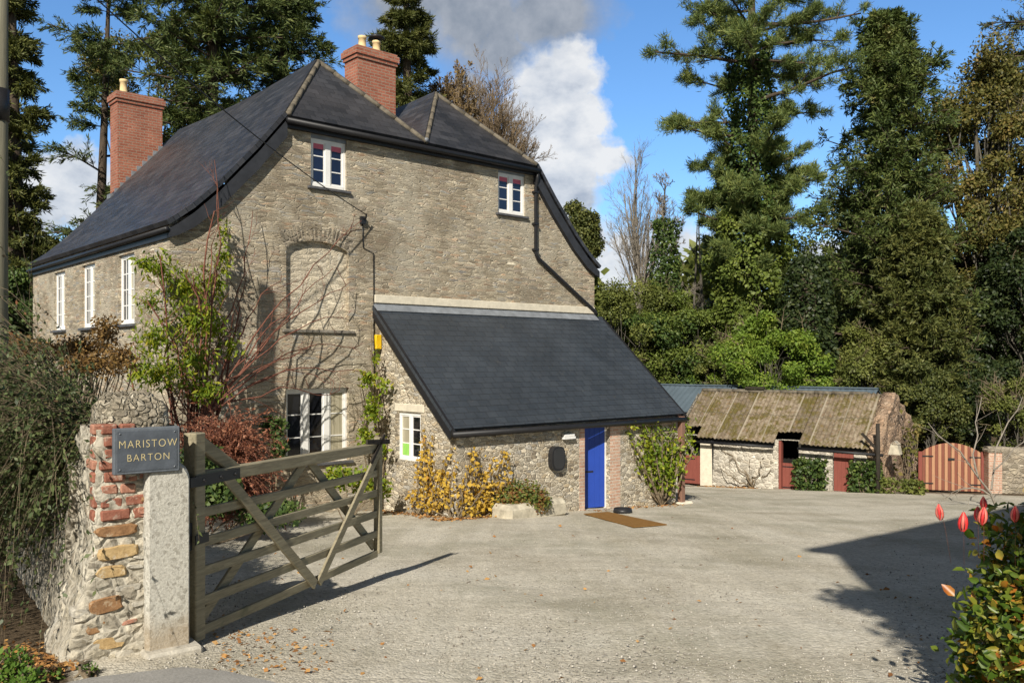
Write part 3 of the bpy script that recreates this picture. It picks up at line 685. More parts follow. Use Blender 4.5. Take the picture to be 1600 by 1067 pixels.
b = MB(); b.prism([(x*.82, .26+(z-.26)*.85) for x, z in ol], -.145, -.131); b.build('lid', m_plain('dull_black', (.03, .03, .032), .3, .5), e)
# ------------------------------------------------------------------ the low barn
BX, BY = 6.5, 31.1; UB = (.8, -.6); BR = math.atan2(-.6, .8); BB = -4.35
barn = empty('barn', (BX, BY, BB), BR, 'low stone barn with a mossy sheet roof and red stable doors across the yard', 'barn')
def bs(px): xr = (px-800)/F; return (xr*BY-BX)/(.8+.6*xr)
def BP(s, y, z): return Vector((BX+.8*s+.6*y, BY-.6*s+.8*y, z))
def bb_(bm, name, m, **k): return bm.build(name, m, barn, (0, 0, -BB), **k)
SL = .762; rz_ = lambda y: -1.2-SL*(1.9-y)
s_a0, s_a1 = bs(1094), bs(1112); d1a, d1b = bs(1216), bs(1248); d2a, d2b = bs(1301), bs(1334); sR = bs(1376)
w = MB(); panel(w, [(-.74, -5), (sR, -5), (sR, rz_(0)-.02), (-.74, rz_(0)-.02)], [rect(-.62, s_a0, -4.5, -2.68), rect(d1a, d1b, -4.5, -2.68), rect(d2a, d2b, -4.5, -2.80)], .35)
bb_(w, 'front_wall', M['barn_stone'])
w = MB(); w.box((s_a0+.01, -.012, -4.7), (s_a1+.02, .1, -2.9)); bb_(w, 'rendered_pier', M['mortar'])
w = MB(); w.box((-.74, 4.58, -5), (sR, 4.6, -2.9)); w.poly([(-.74, 0, -5), (-.74, 4.6, -5), (-.74, 4.6, -2.7), (-.74, 1.9, -1.25), (-.74, 0, rz_(0))][::-1]); bb_(w, 'rear_wall', M['barn_stone'])
# rough gable end
def rough_gable():
    ny, nz = 46, 40; V = []; Q = []
    ys = np.linspace(-.05, 4.7, ny)
    top = np.where(ys < 1.9, rz_(ys)+.16, -1.04-.50*(ys-1.9)) + .025*np.sin(ys*9)+.02*np.sin(ys*17+1)
    for o_, sgn in ((0.0, 1), (-.42, -1)):
        Y = np.repeat(ys[:, None], nz, 1); tt = np.linspace(0, 1, nz)[None]
        Z = -5+(top[:, None]+5)*tt
        X = sR+.02+o_+sgn*(.03*np.sin(Y*3+Z*2.2)+.025*np.sin(Y*6.1-Z*5)+.015*np.sin(Y*13+Z*11)+rng.normal(size=Y.shape)*.012) + (.22*(1-tt)**2 if sgn > 0 else 0)
        V.append(np.stack([X, Y, Z], -1).reshape(-1, 3))
    i = np.arange(ny*nz).reshape(ny, nz); q = np.stack([i[:-1, :-1], i[1:, :-1], i[1:, 1:], i[:-1, 1:]], -1).reshape(-1, 4)
    Q = [q, (q+ny*nz)[:, ::-1]]; b = ny*nz
    Q.append(np.stack([i[:-1, -1], i[1:, -1], i[1:, -1]+b, i[:-1, -1]+b], -1))
    Q.append(np.stack([i[0, :-1], i[0, 1:], i[0, 1:]+b, i[0, :-1]+b], -1)); Q.append(np.stack([i[-1, :-1]+b, i[-1, 1:]+b, i[-1, 1:], i[-1, :-1]], -1))
    o = np_mesh('gable_wall', np.concatenate(V), np.concatenate(Q), M['cob'], barn, smooth=True); o.location = (0, 0, -BB)
rough_gable()
# corrugated mossy roof, cut back over the two half doors
g = NG('mossy_corrugated_sheet'); v = g.obj
sheet = g.math('FLOOR', g.math('DIVIDE', g.sep(v, 0), .82)); wn_ = g.node('ShaderNodeTexWhiteNoise', noise_dimensions='1D'); g.put(wn_.inputs['W'], sheet)
base = g.ramp(g.noise(v, 7, 6, .75), [(.30, (.105, .080, .055)), (.5, (.20, .155, .105)), (.70, (.33, .28, .21))])
base = g.hsv(base, .5, .95, g.math('MULTIPLY_ADD', wn_.outputs['Value'], .35, .78))
lap = g.node('ShaderNodeMath', operation='FRACT'); g.put(lap.inputs[0], g.math('DIVIDE', g.sep(v, 0), .82))
tier = g.node('ShaderNodeMath', operation='FRACT'); g.put(tier.inputs[0], g.math('DIVIDE', g.math('ADD', g.sep(v, 1), .3), 1.15))
moss = g.noise(v, 2.3, 7, .78)
col = g.mix(g.ramp(moss, [(.48, 0.0), (.56, .9)]), base, g.mix(g.noise(v, 20, 5, .7), (.050, .045, .012), (.150, .120, .032)))
col = g.mix(g.ramp(g.noise(v, 8, 5, .7), [(.57, 0.0), (.66, .6)]), col, (.20, .115, .052))
col = g.mix(g.ramp(lap.outputs[0], [(.0, .65), (.05, .65), (.07, 0.0)]), col, (.34, .30, .235))
col = g.mix(g.ramp(tier.outputs[0], [(.0, .55), (.035, .55), (.05, 0.0)]), col, (.10, .085, .06))
lich = g.noise(v, 14, 5, .75)
col = g.mix(g.ramp(lich, [(.62, 0.0), (.69, .7)]), col, (.44, .41, .34))
M['mossroof'] = g.done(col, .95, .1, g.bump(g.noise(v, 30, 4, .6), .4, .012))
sE = bs(1360)
def sheet_roof(segs, yb=1.9):
    r = MB(); r.smooth = True
    for (s0, s1, y0, lift) in segs:
        n = max(4, int((s1-s0)/.0243)); rows = np.linspace(y0, yb, 9)
        vs = []
        for y in rows:
            for k in range(n+1):
                s_ = s0+(s1-s0)*k/n
                vs.append((s_, y, rz_(y)+.05+lift+.020*math.sin(2*PI*s_/.146)+.014*math.sin(s_*2.1+y*1.7)+.02*(int(s_/.82+7) % 2)))
        fs = [(j*(n+1)+k, j*(n+1)+k+1, (j+1)*(n+1)+k+1, (j+1)*(n+1)+k) for j in range(len(rows)-1) for k in range(n)]
        r.add(vs, fs)
    n = 120; vs = []
    for y in (1.88, 4.75):
        for k in range(n+1): s_ = -.6+(sE+.6)*k/n; vs.append((s_, y, -1.17-.5*(y-1.9)+.015*math.sin(s_*9)))
    r.add(vs, [(k, k+1, n+2+k, n+1+k) for k in range(n)])
    o = bb_(r, 'roof', M['mossroof']); md = o.modifiers.new('t', 'SOLIDIFY'); md.thickness = .02; md.offset = -1
    return o
x1 = bs(1212); x2 = bs(1251)
br = sheet_roof([(-.6, s_a0-.03, .28, .0), (s_a0-.05, x1, -.20, .006), (x1-.02, x2+.03, .22, -.004), (x2, sE, -.24, .004)])
t = MB()
for k in range(10):
    a = -.58+k*.60; t.tube([(a, 1.9, -1.14), (a+.585, 1.9, -1.145+random.uniform(-.01, .01))], [.07, .068], 8)
t.build('ridge_tiles', M['ridge'], br)
t = MB(); t.box((1.15, 1.78, -1.06), (1.85, 1.95, -.98)); t.build('ridge_slab', M['darkwood'], br)
f = MB(); f.box((s_a0+.02, -.03, -2.88), (x1-.03, .02, -2.72)); f.tube([(s_a0-.02, -.25, -2.885), (x1, -.25, -2.90)], .05, 6); bb_(f, 'gutter', M['gutter'])
f = MB(); f.box((x2+.02, -.03, -2.90), (sR-.1, .02, -2.74)); f.tube([(x2, -.30, -2.905), (sR+.15, -.30, -2.95)], .05, 6); bb_(f, 'gutter', M['gutter'])
f = MB(); sp = bs(1113.5)+.03; f.tube([(sp, -.20, -2.84), (sp, -.06, -2.95), (sp, -.06, -4.42)], .04, 6); bb_(f, 'downpipe', M['gutter'])
def stable_door(x0, x1, z0, z1, y=.12):
    b = MB(); n = 5; w_ = (x1-x0)/n
    for k in range(n): b.box((x0+k*w_+.002, y, z0), (x0+(k+1)*w_-.002, y+.04, z1))
    o = bb_(b, 'stable_door', M['red']); 
    for z in (z0+.12, z1-.14): h = MB(); h.box((x0+.01, y-.008, z), (x0+(x1-x0)*.7, y, z+.035)); h.build('hinge', M['black'], o)
    return o
stable_door(-.60, s_a0-.02, -4.42, -3.42); stable_door(d1a+.1, d1b-.01, -4.40, -3.45); stable_door(d2a+.02, d2b-.02, -4.38, -2.82, .06)
f = MB(); f.box((d1a+.005, .02, -4.42), (d1a+.095, .2, -2.72)); bb_(f, 'door_post', M['red'])
f = MB(); f.box((-.7, 1.6, -4.6), (sR-.3, 1.62, -2.0)); bb_(f, 'dark_backing', M['darkroom'])  # near-black sheet behind the doorways; the unlit inside is put into its colour
# post with a strut, lantern
e = empty('timber_post', BP(bs(1377), -.42, -4.42), BR, 'dark timber post with a diagonal strut at the right end of the barn', 'post')
b = MB(); b.tube([(0, 0, -.2), (.01, 0, 1.4), (.0, 0, 2.45)], [.075, .07, .06], 8); b.build('upright', M['darkwood'], e)
b = MB(); b.bar((0, .02, 1.62), (-.50, .10, 2.12), .07, .07); b.build('strut', M['darkwood'], e)
e = empty('nest_box', BP(bs(1377)+.42, -.05, -2.92), BR, 'pale pointed box fixed on the rough gable wall beside the timber post', 'box')
b = MB(); b.prism([(-.17, 0), (.17, 0), (.11, .30), (-.09, .30)], -.17, .17); b.build('body', M['weathered_trough'], e); b = MB(); b.prism([(-.11, .305), (.13, .305), (.01, .42)], -.18, .18); b.build('roof', M['cream_stone'], e)
# blue-grey shed behind
e = empty('metal_shed', BP(1.0, 5.0, -4.6), BR, 'shed behind the barn with a plain blue-grey sheet metal roof', 'shed')
w = MB(); w.box((-10, .4, -.3), (3.0, 4.4, 2.3)); w.build('wall', M['darkwood'], e)
w = MB(); vs = []; n = 250
for (y, z) in ((.1, 2.42), (2.2, 3.46), (4.6, 2.4)):
    for k in range(n+1): x = -10.3+13.7*k/n; vs.append((x, y, z+.014*max(-.6, min(.6, 2*math.sin(x*2*PI/.25)))))
w.add(vs, [(j*(n+1)+k, j*(n+1)+k+1, (j+1)*(n+1)+k+1, (j+1)*(n+1)+k) for j in range(2) for k in range(n)])
so = w.build('roof', M['tarp'], e); so.modifiers.new('t', 'SOLIDIFY').thickness = .04
w = MB(); w.box((-10.3, 2.1, 3.46), (3.4, 2.3, 3.51)); w.build('ridge_cap', M['tarp'], so)
# slatted gate and the garden wall
def yard_gate():
    P0 = at(1441, 28.2); P1 = at(1532, 27.7); d = P1-P0; L = math.hypot(d.x, d.y)
    e = empty('yard_gate', (P0.x, P0.y, P0.z), math.atan2(d.y, d.x), 'arched double gate of red and pale vertical slats at the back of the yard', 'gate')
    H = lambda x: 1.31+.29*math.sin(PI*min(max(x/L, 0), 1))**.8
    for sd in (0, 1):
        b = MB(); n = 9; x0 = .0+sd*(L/2+.005); w_ = (L/2-.005)/n
        for k in range(n):
            b.cur = (k+sd) % 2; xa = x0+k*w_; b.prism([(xa+.003, .08), (xa+w_-.003, .08), (xa+w_-.003, H(xa+w_)), (xa+.003, H(xa))], -.02 if b.cur else -.008, .02)
        leaf = b.build('gate_leaf', [M['stripe_a'], M['stripe_b']], e)
        for z in (.25, 1.1): r_ = MB(); r_.box((x0+.02, .021, z), (x0+L/2-.03, .06, z+.1)); r_.build('rail', M['stripe_a'], leaf)
        hx = x0 if sd == 0 else x0+L/2-.32
        for z in (.27, 1.14): h = MB(); h.box((hx, -.032, z), (hx+.32, -.021, z+.04)); h.build('hinge', M['black'], leaf)
    b = MB(); b.box((-.12, -.06, -.1), (-.01, .06, 1.30)); b.build('gate_post', M['red'], e); b = MB(); b.box((L+.01, -.06, -.1), (L+.12, .06, 1.34)); b.build('gate_post', M['red'], e)
    b = MB(); b.box((L/2-.09, -.045, 1.05), (L/2+.09, -.033, 1.12)); b.build('latch', M['black'], e)
yard_gate()
def lumpy_wall(name, L, H, T, m, loc, rz, label, cat='wall', amp=.03, batter=0.0, seed=1, slope=0.0, cell=.11):
    nx = max(6, int(L/cell)); nz = max(6, int(H/cell)); nt = max(3, int(T/cell))
    e = empty(name, loc, rz, label, cat)
    per = []
    prof_ = [(-T/2-batter*(1-k/nz), H*k/nz) for k in range(nz+1)]+[(-T/2+T*k/nt, H+.05*math.sin(PI*k/nt)) for k in range(1, nt)]+[(T/2+batter*(1-k/nz), H*k/nz) for k in range(nz, -1, -1)]
    K = len(prof_); V = np.zeros((nx+1, K, 3))
    for i in range(nx+1):
        x = L*i/nx
        for j, (y, z) in enumerate(prof_): V[i, j] = (x, y, (z if z < .01 else z + slope*x*(z/H))-(.35 if z < .01 else 0))
    X, Y, Z = V[..., 0], V[..., 1], V[..., 2]; f = 5.3+seed*.13
    n1 = np.sin(X*f+Z*4.1+seed)*np.sin(Z*f*1.5-X*2.2)+.6*np.sin(X*f*2.3+Y*7+seed*2)*np.sin(Z*f*2.9+seed)+rng.normal(size=X.shape)*.15
    dirs = np.zeros_like(V); dirs[..., 1] = np.sign(Y); dirs[..., 2] = np.where(Z > H*.97, 1, 0)
    V += dirs*(n1*amp)[..., None]
    q = np.arange((nx+1)*K).reshape(nx+1, K)
    Q = np.stack([q[:-1, :-1], q[1:, :-1], q[1:, 1:], q[:-1, 1:]], -1).reshape(-1, 4)
    o = np_mesh('stonework', V.reshape(-1, 3), Q, m, e, smooth=True)
    bm = MB(); ends = [tuple(V[0, j]) for j in range(K)], [tuple(V[-1, j]) for j in range(K)][::-1]
    for en in ends: bm.poly(en)
    me = o.data; oo = bm.build('end_face', m, e)
    return e
p = at(1536, 27.6)
lumpy_wall('garden_wall', 9.0, 1.48, .45, M['garden_stone'], (p.x+.15, p.y+.1, p.z-.05), -.12, 'pale rubble garden wall to the right of the arched slatted gate', seed=3)
e = empty('wall_pier', (p.x+.19, p.y-.2, p.z-.1), -.12, 'square brick pier between the slatted gate and the garden wall', 'pier')
b = MB(); b.box((-.18, -.17, 0), (.22, .2, 1.42), bev=.01); b.build('shaft', M['quoin'], e); b = MB(); b.box((-.22, -.21, 1.42), (.26, .24, 1.52), bev=.02); b.build('cap', M['garden_stone'], e)
# ------------------------------------------------------------------ in front of the porch
def porch_clutter():
    e = empty('stone_trough', HP(5.9, -LT-.42, float(gz(*HP(5.9, -LT-.42, 0).xy))), HR, 'low pale stone trough holding the clipped shrub by the porch wall', 'planter')
    V = MB(); V.box((-.60, -.30, -.1), (1.05, .30, .30), bev=.09); o = V.build('basin', M['weathered_trough'], e)
    a = HP(8.0, -LT-.35, 0); c = G(905, 803)
    P0, P1, P2, P3 = G(912, 804), G(990, 825), G(1042, 821), G(950, 801)
    e = empty('doormat', tuple((P0+P2)/2), 0, 'long orange-brown coir mat lying on the gravel before the blue door', 'mat')
    o = Vector(e.location); pts = [P0, P1, P2, P3]; b = MB()
    lo4 = [(p-o)+Vector((0, 0, .012)) for p in pts]; hi4 = [(p-o)+Vector((0, 0, .028)) for p in pts]
    b.add(lo4+hi4, [(3, 2, 1, 0), (4, 5, 6, 7), (0, 1, 5, 4), (1, 2, 6, 5), (2, 3, 7, 6), (3, 0, 4, 7)]); b.build('pile', M['coir'], e)
    p = G(973, 801); e = empty('dog_bowl', p, 0, 'black shallow bowl on the gravel to the right of the doorstep', 'bowl')
    b = MB(); b.lathe([(.17, .0), (.21, .02), (.19, .10), (.175, .10), (.15, .03), (.02, .025)], n=20); b.build('dish', M['black'], e)
    p = HP(11.55, -LT-.1, 0); z = float(gz(p.x, p.y))
    e = empty('porch_post', (p.x, p.y, z), HR, 'reddish timber post at the right corner of the porch', 'post')
    b = MB(); b.box((-.07, -.07, -.1), (.07, .07, -1.40-z), bev=.012); b.build('shaft', M['post'], e); b = MB(); b.box((-.14, -.16, -.1), (.3, .14, .06), bev=.04); b.build('padstone', M['mortar'], e)
porch_clutter()
# ------------------------------------------------------------------ entrance: pillar, granite post, sign, gate
PR = math.atan2(.6, .8); uP = Vector((.8, .6, 0)); vP = Vector((-.6, .8, 0))
PC = at(150, 5.95); PC.z = float(gz(PC.x, PC.y))           # left front corner of the pillar
def pillar():
    e = empty('gate_pillar', tuple(PC), PR, 'rubble and brick gate pillar with a rough mortared top behind the name sign', 'pillar')
    Wd, T, H = .54, .60, 1.56
    n = 30; hz_ = 52; V = []; per = []
    m_ = 12
    ring = [(Wd*k/m_, 0) for k in range(m_)]+[(Wd, T*k/m_) for k in range(m_)]+[(Wd-Wd*k/m_, T) for k in range(m_)]+[(0, T-T*k/m_) for k in range(m_)]
    K = len(ring)
    for j in range(hz_+1):
        z = -.3+(H+.3)*j/hz_; flare = .26*max(0, 1-(z+.1)/1.0)**1.4
        for (x, y) in ring:
            cx, cy = x-Wd/2, y-T/2
            xx = x-(flare*(1-x/Wd)); yy = y-(flare*.12 if cy < 0 else 0)
            d = .010*math.sin(z*23+x*17)+.010*math.sin(z*41-y*23+x*31)+random.gauss(0, .0035)
            V.append((xx+d*np.sign(cx)*(abs(cx) > Wd*.49), yy+d*np.sign(cy)*(abs(cy) > T*.49), z))
    i = np.arange((hz_+1)*K).reshape(hz_+1, K); r = np.roll(i, -1, 1)
    Q = np.stack([i[:-1], r[:-1], r[1:], i[1:]], -1).reshape(-1, 4)
    np_mesh('core', np.array(V), Q, M['pillar'], e, smooth=True)
    # coping: rounded lump of mortared stones
    V = []; ns = 56; lv_ = [(1.0, -.03), (1.02, .03), (1.0, .07), (.97, .11), (.92, .145), (.84, .175), (.74, .195), (.60, .205), (.42, .21), (.22, .215), (.03, .215)]; nr_ = len(lv_)-1
    for j, (rad0, dz) in enumerate(lv_):
        for k in range(ns):
            t = 2*PI*k/ns; c, s_ = math.cos(t), math.sin(t); sq = (abs(c)**6+abs(s_)**6)**(-1/6)
            rad = rad0*(1+.035*math.sin(6*t+dz*40)+.025*math.sin(11*t-dz*60)+random.gauss(0, .012))
            V.append((Wd*.53+c*sq*rad*Wd/2*.86, T/2+s_*sq*rad*T/2*.80, H+dz+.018*math.sin(5*t+j)*(j > 2)+.02*math.sin(3*t)*(j > 3)+random.gauss(0, .007)))
    i = np.arange((nr_+1)*ns).reshape(nr_+1, ns); r = np.roll(i, -1, 1)
    np_mesh('coping', np.array(V), np.stack([i[:-1], r[:-1], r[1:], i[1:]], -1).reshape(-1, 4), M['coping'], e, smooth=True)
    bk = MB()                                              # old bricks up the left edge
    z = .93
    while z < 1.55:
        h = random.uniform(.062, .074); xx = random.choice([.02, .05, .03])
        for k in range(2):
            l = random.choice([.10, .13, .18]) if k else random.choice([.14, .19, .11])
            if xx+l > .37: break
            bk.cur = random.choice([0, 0, 1])
            y_ = -random.uniform(.006, .020); M4 = Matrix.Translation((xx, y_, z)) @ Matrix.Rotation(random.uniform(-.03, .03), 4, 'Y')
            bk.box((0, 0, 0), (l, .12, h), M4, bev=.010); xx += l+random.uniform(.012, .022)
        bk.cur = random.choice([0, 1]); bk.box((-.012-random.uniform(0, .008), .03, z), (.06, .03+random.choice([.1, .2]), h+z), None, bev=.010)
        z += h+random.uniform(.012, .018)
    bk.build('old_brickwork', [M['oldbrick'], M['oldbrick_pale']], e)
    rs = MB()
    def stone(x, z, w_, h, mi, ang=0.0, proud=.02):
        rs.cur = mi; n = 12; ol = []
        for k in range(n):
            t = 2*PI*k/n; c, s_ = math.cos(t), math.sin(t)
            ol.append((np.sign(c)*abs(c)**.55*w_/2*random.uniform(.84, 1.05), np.sign(s_)*abs(s_)**.6*h/2*random.uniform(.84, 1.08)))
        M4 = Matrix.Translation((x, 0, z)) @ Matrix.Rotation(ang, 4, 'Y')
        fr = [tuple(M4 @ Vector((a*.86, -proud-random.uniform(0, .006), b*.82))) for a, b in ol]; bk_ = [tuple(M4 @ Vector((a, -.002+.0*a, b))) for a, b in ol]
        bk2 = [tuple(M4 @ Vector((a, .08, b))) for a, b in ol]
        rs.smooth = False
        rs.add(fr+bk_+bk2, [tuple(range(n))]+[(n+k, n+(k+1) % n, (k+1) % n, k) for k in range(n)]+[(2*n+k, 2*n+(k+1) % n, n+(k+1) % n, n+k) for k in range(n)])
    for (x, z, w_, h, mi, an) in [(.13, .86, .30, .085, 0, .0), (.14, .71, .30, .10, 1, -.03), (.09, .58, .22, .085, 1, .02), (.06, .36, .24, .13, 0, -.08), (.00, .22, .14, .10, 0, -.1), (.08, .10, .25, .10, 1, -.06), (.21, .22, .12, .03, 2, -.15), (.25, .60, .12, .03, 3, .1), (.28, .66, .10, .025, 3, .1), (.20, .46, .2, .05, 3, .05),
                                 (.17, -.01, .17, .10, 3, .0), (.00, -.02, .22, .08, 3, -.1), (-.1, .33, .12, .07, 3, .1), (.31, .98, .10, .05, 2, .1), (.33, 1.06, .09, .04, 0, 0), (.27, .34, .1, .04, 3, -.1)]:
        stone(x, z, w_, h, mi, an)
    rs.build('rubble_stones', [M['ochre'], M['ochre_pale'], M['oldbrick_pale'], M['greystone']], e)
M['pillar'] = m_rubble('lime_mortar_rubble', [(.32, .28, .22), (.46, .42, .34), (.39, .35, .27), (.50, .46, .38)], (.48, .44, .36), (8, 8, 11), .08, bigvar=.6, pale=.60, pits=((1, 1, 1.3), 18, .60, .7, (.20, .17, .12)), bump=.9, bd=.02)
M['coping'] = m_rubble('mortared_rubble_coping', [(.24, .205, .15), (.37, .325, .25), (.30, .26, .195), (.44, .40, .32)], (.36, .32, .24), (19, 19, 21), .05, bigvar=.6, pale=.56, bump=1.0, bd=.022, pits=((1, 1, 1.2), 26, .57, .8, (.10, .085, .06)))
def mott(name, a_, b_, pale_):
    g = NG(name); n = g.noise(g.obj, 26, 6, .75); col = g.ramp(n, [(.32, a_), (.62, b_)]); col = g.mix(g.ramp(g.noise(g.obj, 15, 5, .7), [(.55, 0.0), (.66, .75)]), col, pale_)
    return g.done(col, .92, .1, g.bump(n, .8, .012))
M['oldbrick'] = mott('old_red_brick', (.19, .07, .048), (.36, .155, .105), (.48, .38, .30)); M['oldbrick_pale'] = mott('pale_red_brick', (.30, .13, .085), (.46, .24, .17), (.56, .46, .37))
M['ochre'] = mott('rust_brown_stone', (.19, .10, .05), (.35, .20, .10), (.48, .38, .26)); M['ochre_pale'] = mott('ochre_stone', (.34, .22, .10), (.54, .39, .20), (.58, .50, .37))
M['greystone'] = m_plain('grey_field_stone', (.42, .39, .33), .9, .15, .3, 10, bump=.7)
pillar()
def granite_post():
    o = PC+uP*.305-vP*.10; z = float(gz(o.x, o.y))
    e = empty('granite_gatepost', (o.x, o.y, z), PR, 'pale rounded granite gatepost below the name sign', 'gatepost')
    n = 14; ol = [(0, -.25), (.30, -.25)]+[(.30, 1.20)]+[(.30-.14+.14*math.cos(t), 1.20+.14*math.sin(t)) for t in np.linspace(.15, PI/2, 6)]+[(.05, 1.335), (.012, 1.31), (0, 1.27)]
    b = MB(); ny = 6; nn = len(ol)
    V = []
    for j in range(ny+1):
        ins = .018 if j in (0, ny) else 0
        for (x, z_) in ol: V.append((x+(ins if x < .15 else -ins), .0+.24*j/ny, z_-(ins if z_ > .5 else 0)))
    b.add(V, [tuple(range(nn)), tuple(range((ny+1)*nn-1, ny*nn-1, -1))]+[(j*nn+i, (j+1)*nn+i, (j+1)*nn+(i+1) % nn, j*nn+(i+1) % nn) for j in range(ny) for i in range(nn)])
    g = NG('lichened_granite'); v = g.obj
    f = g.noise(v, 55, 5, .75); col = g.ramp(f, [(.28, (.30, .28, .24)), (.5, (.52, .50, .44)), (.72, (.66, .64, .57))])
    vo = g.voro(v, 42); col = g.mix(g.ramp(g.sep(vo.outputs['Color'], 0), [(.80, 0.0), (.86, .55)]), col, (.25, .23, .19))
    dirt = g.math('ADD', g.sep(v, 2), g.math('MULTIPLY_ADD', g.noise(v, 5, 4), .35, -.17)); col = g.mix(g.ramp(dirt, [(.12, .55), (.28, 0.0)]), col, (.33, .24, .14))
    g.done(col, .92, .15, g.bump(g.math('ADD', f, g.noise(v, 12, 4)), .8, .012)); b.build('shaft', g.mat, e)
    b = MB(); b.box((-.03, -.10, -.2), (.36, .30, .03), bev=.02); b.build('foot', M['greystone'], e)
granite_post()
def name_sign():
    o = PC+uP*.085-vP*.125; zt = (HZ-670)/F*o.y; zb = (HZ-743)/F*o.y
    e = empty('name_sign', (o.x, o.y, zb), PR, 'dark slate name sign with gold capital letters on the gate pillar', 'sign')
    Wd = .435; H = zt-zb
    b = MB(); b.box((0, 0, 0), (Wd, .055, H), bev=.006); pl = b.build('plate', M['signslate'], e)
    b = MB(); b.box((.02, -.004, .02), (Wd-.02, .0, H-.02), bev=.0015); b.build('face', M['signface'], e)
    for x in (.038, Wd-.038):
        for z in (.036, H-.036):
            b = MB(); b.tube([(x, -.004, z), (x, -.008, z)], .006, 8); b.build('screw', M['lead'], e)
    b = MB(); b.box((.05, .056, .03), (Wd-.03, .12, H-.05)); b.build('backing', M['darkwood'], e)
    def text(s_, cx, z, size, sx):
        cu = bpy.data.curves.new('lettering', 'FONT'); cu.body = s_; cu.size = size; cu.align_x = 'CENTER'; cu.extrude = .0012; cu.space_character = 1.2; cu.offset = -.0012
        t = bpy.data.objects.new('lettering', cu); COL.objects.link(t); bpy.context.view_layer.update()
        me = bpy.data.meshes.new_from_object(t.evaluated_get(bpy.context.evaluated_depsgraph_get())); bpy.data.objects.remove(t); bpy.data.curves.remove(cu)
        me.materials.clear(); me.materials.append(M['gold'])
        q = bpy.data.objects.new('lettering', me); COL.objects.link(q); q.parent = e; q.location = (cx, -.0055, z); q.rotation_euler = (PI/2, 0, 0); q.scale = (sx, 1, 1)
    text('MARISTOW', Wd/2+.004, H*.57, .076, .86); text('BARTON', Wd/2+.006, H*.28, .070, .90)
M['signslate'] = m_plain('riven_slate', (.115, .13, .15), .6, .35, .2, 9, bump=.3); M['signface'] = m_plain('dark_slate_face', (.080, .092, .110), .55, .35, .25, 9, bump=.2)
M['gold'] = m_plain('gold_leaf', (.62, .52, .28), .5, .5, .1, 30)
name_sign()
def field_gate():
    P0 = at(304, 6.45); P1 = at(594, 9.35); d = P1-P0; L = math.hypot(d.x, d.y); rz = math.atan2(d.y, d.x)
    z0 = float(gz(P0.x, P0.y))
    e = empty('field_gate', (P0.x, P0.y, z0), rz, 'open weathered timber field gate with six bars and crossed braces', 'gate')
    sl = (float(gz(P1.x, P1.y))-z0)/L*.55        # the gate drops a little towards its head
    m = M['oak']; drop = sl*L                    # heel and head heights of each rail; the gate drops towards its head
    hz_ = [.07, .29, .51, .73, .95, 1.21]; tz_ = [.19+drop, .40+drop, .61+drop, .83+drop, 1.04+drop, 1.31+drop]
    Z = lambda x, k: hz_[k]+(tz_[k]-hz_[k])*x/L
    b = MB(); b.box((-.058, -.055, .02), (.058, .055, 1.55), bev=.008); b.build('heel_post', m, e)
    b = MB(); b.bar((L-.05, 0, tz_[0]), (L-.05, 0, tz_[5]+.11), .07, .075, up=(1, 0, 0), bev=.006); b.build('head_post', m, e)
    for k in range(5):
        b = MB(); b.bar((.06, 0, Z(0, k)), (L-.08, 0, Z(L, k)), .028, .072, bev=.004); b.build('bar', m, e)
    b = MB(); b.bar((.06, 0, Z(0, 5)), (L-.02, 0, Z(L, 5)), .075, .10, bev=.008); b.build('top_rail', m, e)
    b = MB(); b.bar((.04, 0, 1.48), (.50, 0, Z(.5, 5)+.01), .06, .10, bev=.008); b.build('heel_curve', m, e)
    f = MB(); f.bar((.30, -.04, Z(.3, 5)), (L*.54, -.04, Z(L*.54, 0)-.02), .026, .09, bev=.004); f.build('brace', m, e)
    f = MB(); f.bar((L*.56, -.04, Z(L*.56, 0)-.02), (L-.06, -.04, Z(L, 5)+.01), .026, .085, bev=.004); f.build('brace', m, e)
    f = MB(); f.bar((.05, .04, .09), (L*.52, .04, Z(L*.52, 5)-.03), .026, .09, bev=.004); f.build('brace', m, e)
    f = MB(); f.bar((L*.55, .04, Z(L*.55, 5)-.03), (L-.08, .04, Z(L, 0)+.07), .026, .09, bev=.004); f.build('brace', m, e)
    h = MB(); h.box((-.075, -.07, 1.16), (.46, -.062, 1.24)); h.box((-.075, .062, 1.16), (.46, .07, 1.24)); h.box((-.14, -.075, 1.165), (-.066, .075, 1.235))
    for x in (.02, .22, .40): h.tube([(x, -.078, 1.20), (x, -.070, 1.20)], .014, 8)
    h.tube([(-.13, 0, 1.05), (-.13, 0, 1.31)], .018, 8); h.build('hinge_strap', M['black'], e)
    h = MB(); h.box((-.075, -.07, .74), (.075, -.062, .81)); h.box((-.13, -.03, .70), (-.066, .03, .90)); h.build('hinge_strap', M['black'], e)
    h = MB(); h.bar((L-.42, -.058, tz_[5]+.09), (L+.10, -.058, tz_[5]+.05), .02, .05); h.bar((L-.32, -.058, tz_[5]-.13), (L-.02, -.058, tz_[5]+.13), .02, .04); h.build('latch', M['darkwood'], e)
field_gate()
# boundary wall that runs back from the pillar
wd = Vector((-.55, .835, 0)).normalized(); wp = PC+uP*.22+vP*.60
lumpy_wall('boundary_wall', 9.0, 1.30, .5, M['pillar'], (wp.x, wp.y, float(gz(wp.x, wp.y))), math.atan2(wd.y, wd.x), 'old rubble boundary wall running back from the gate pillar under trailing shrub', amp=.018, batter=.10, slope=-.075, seed=5, cell=.09)
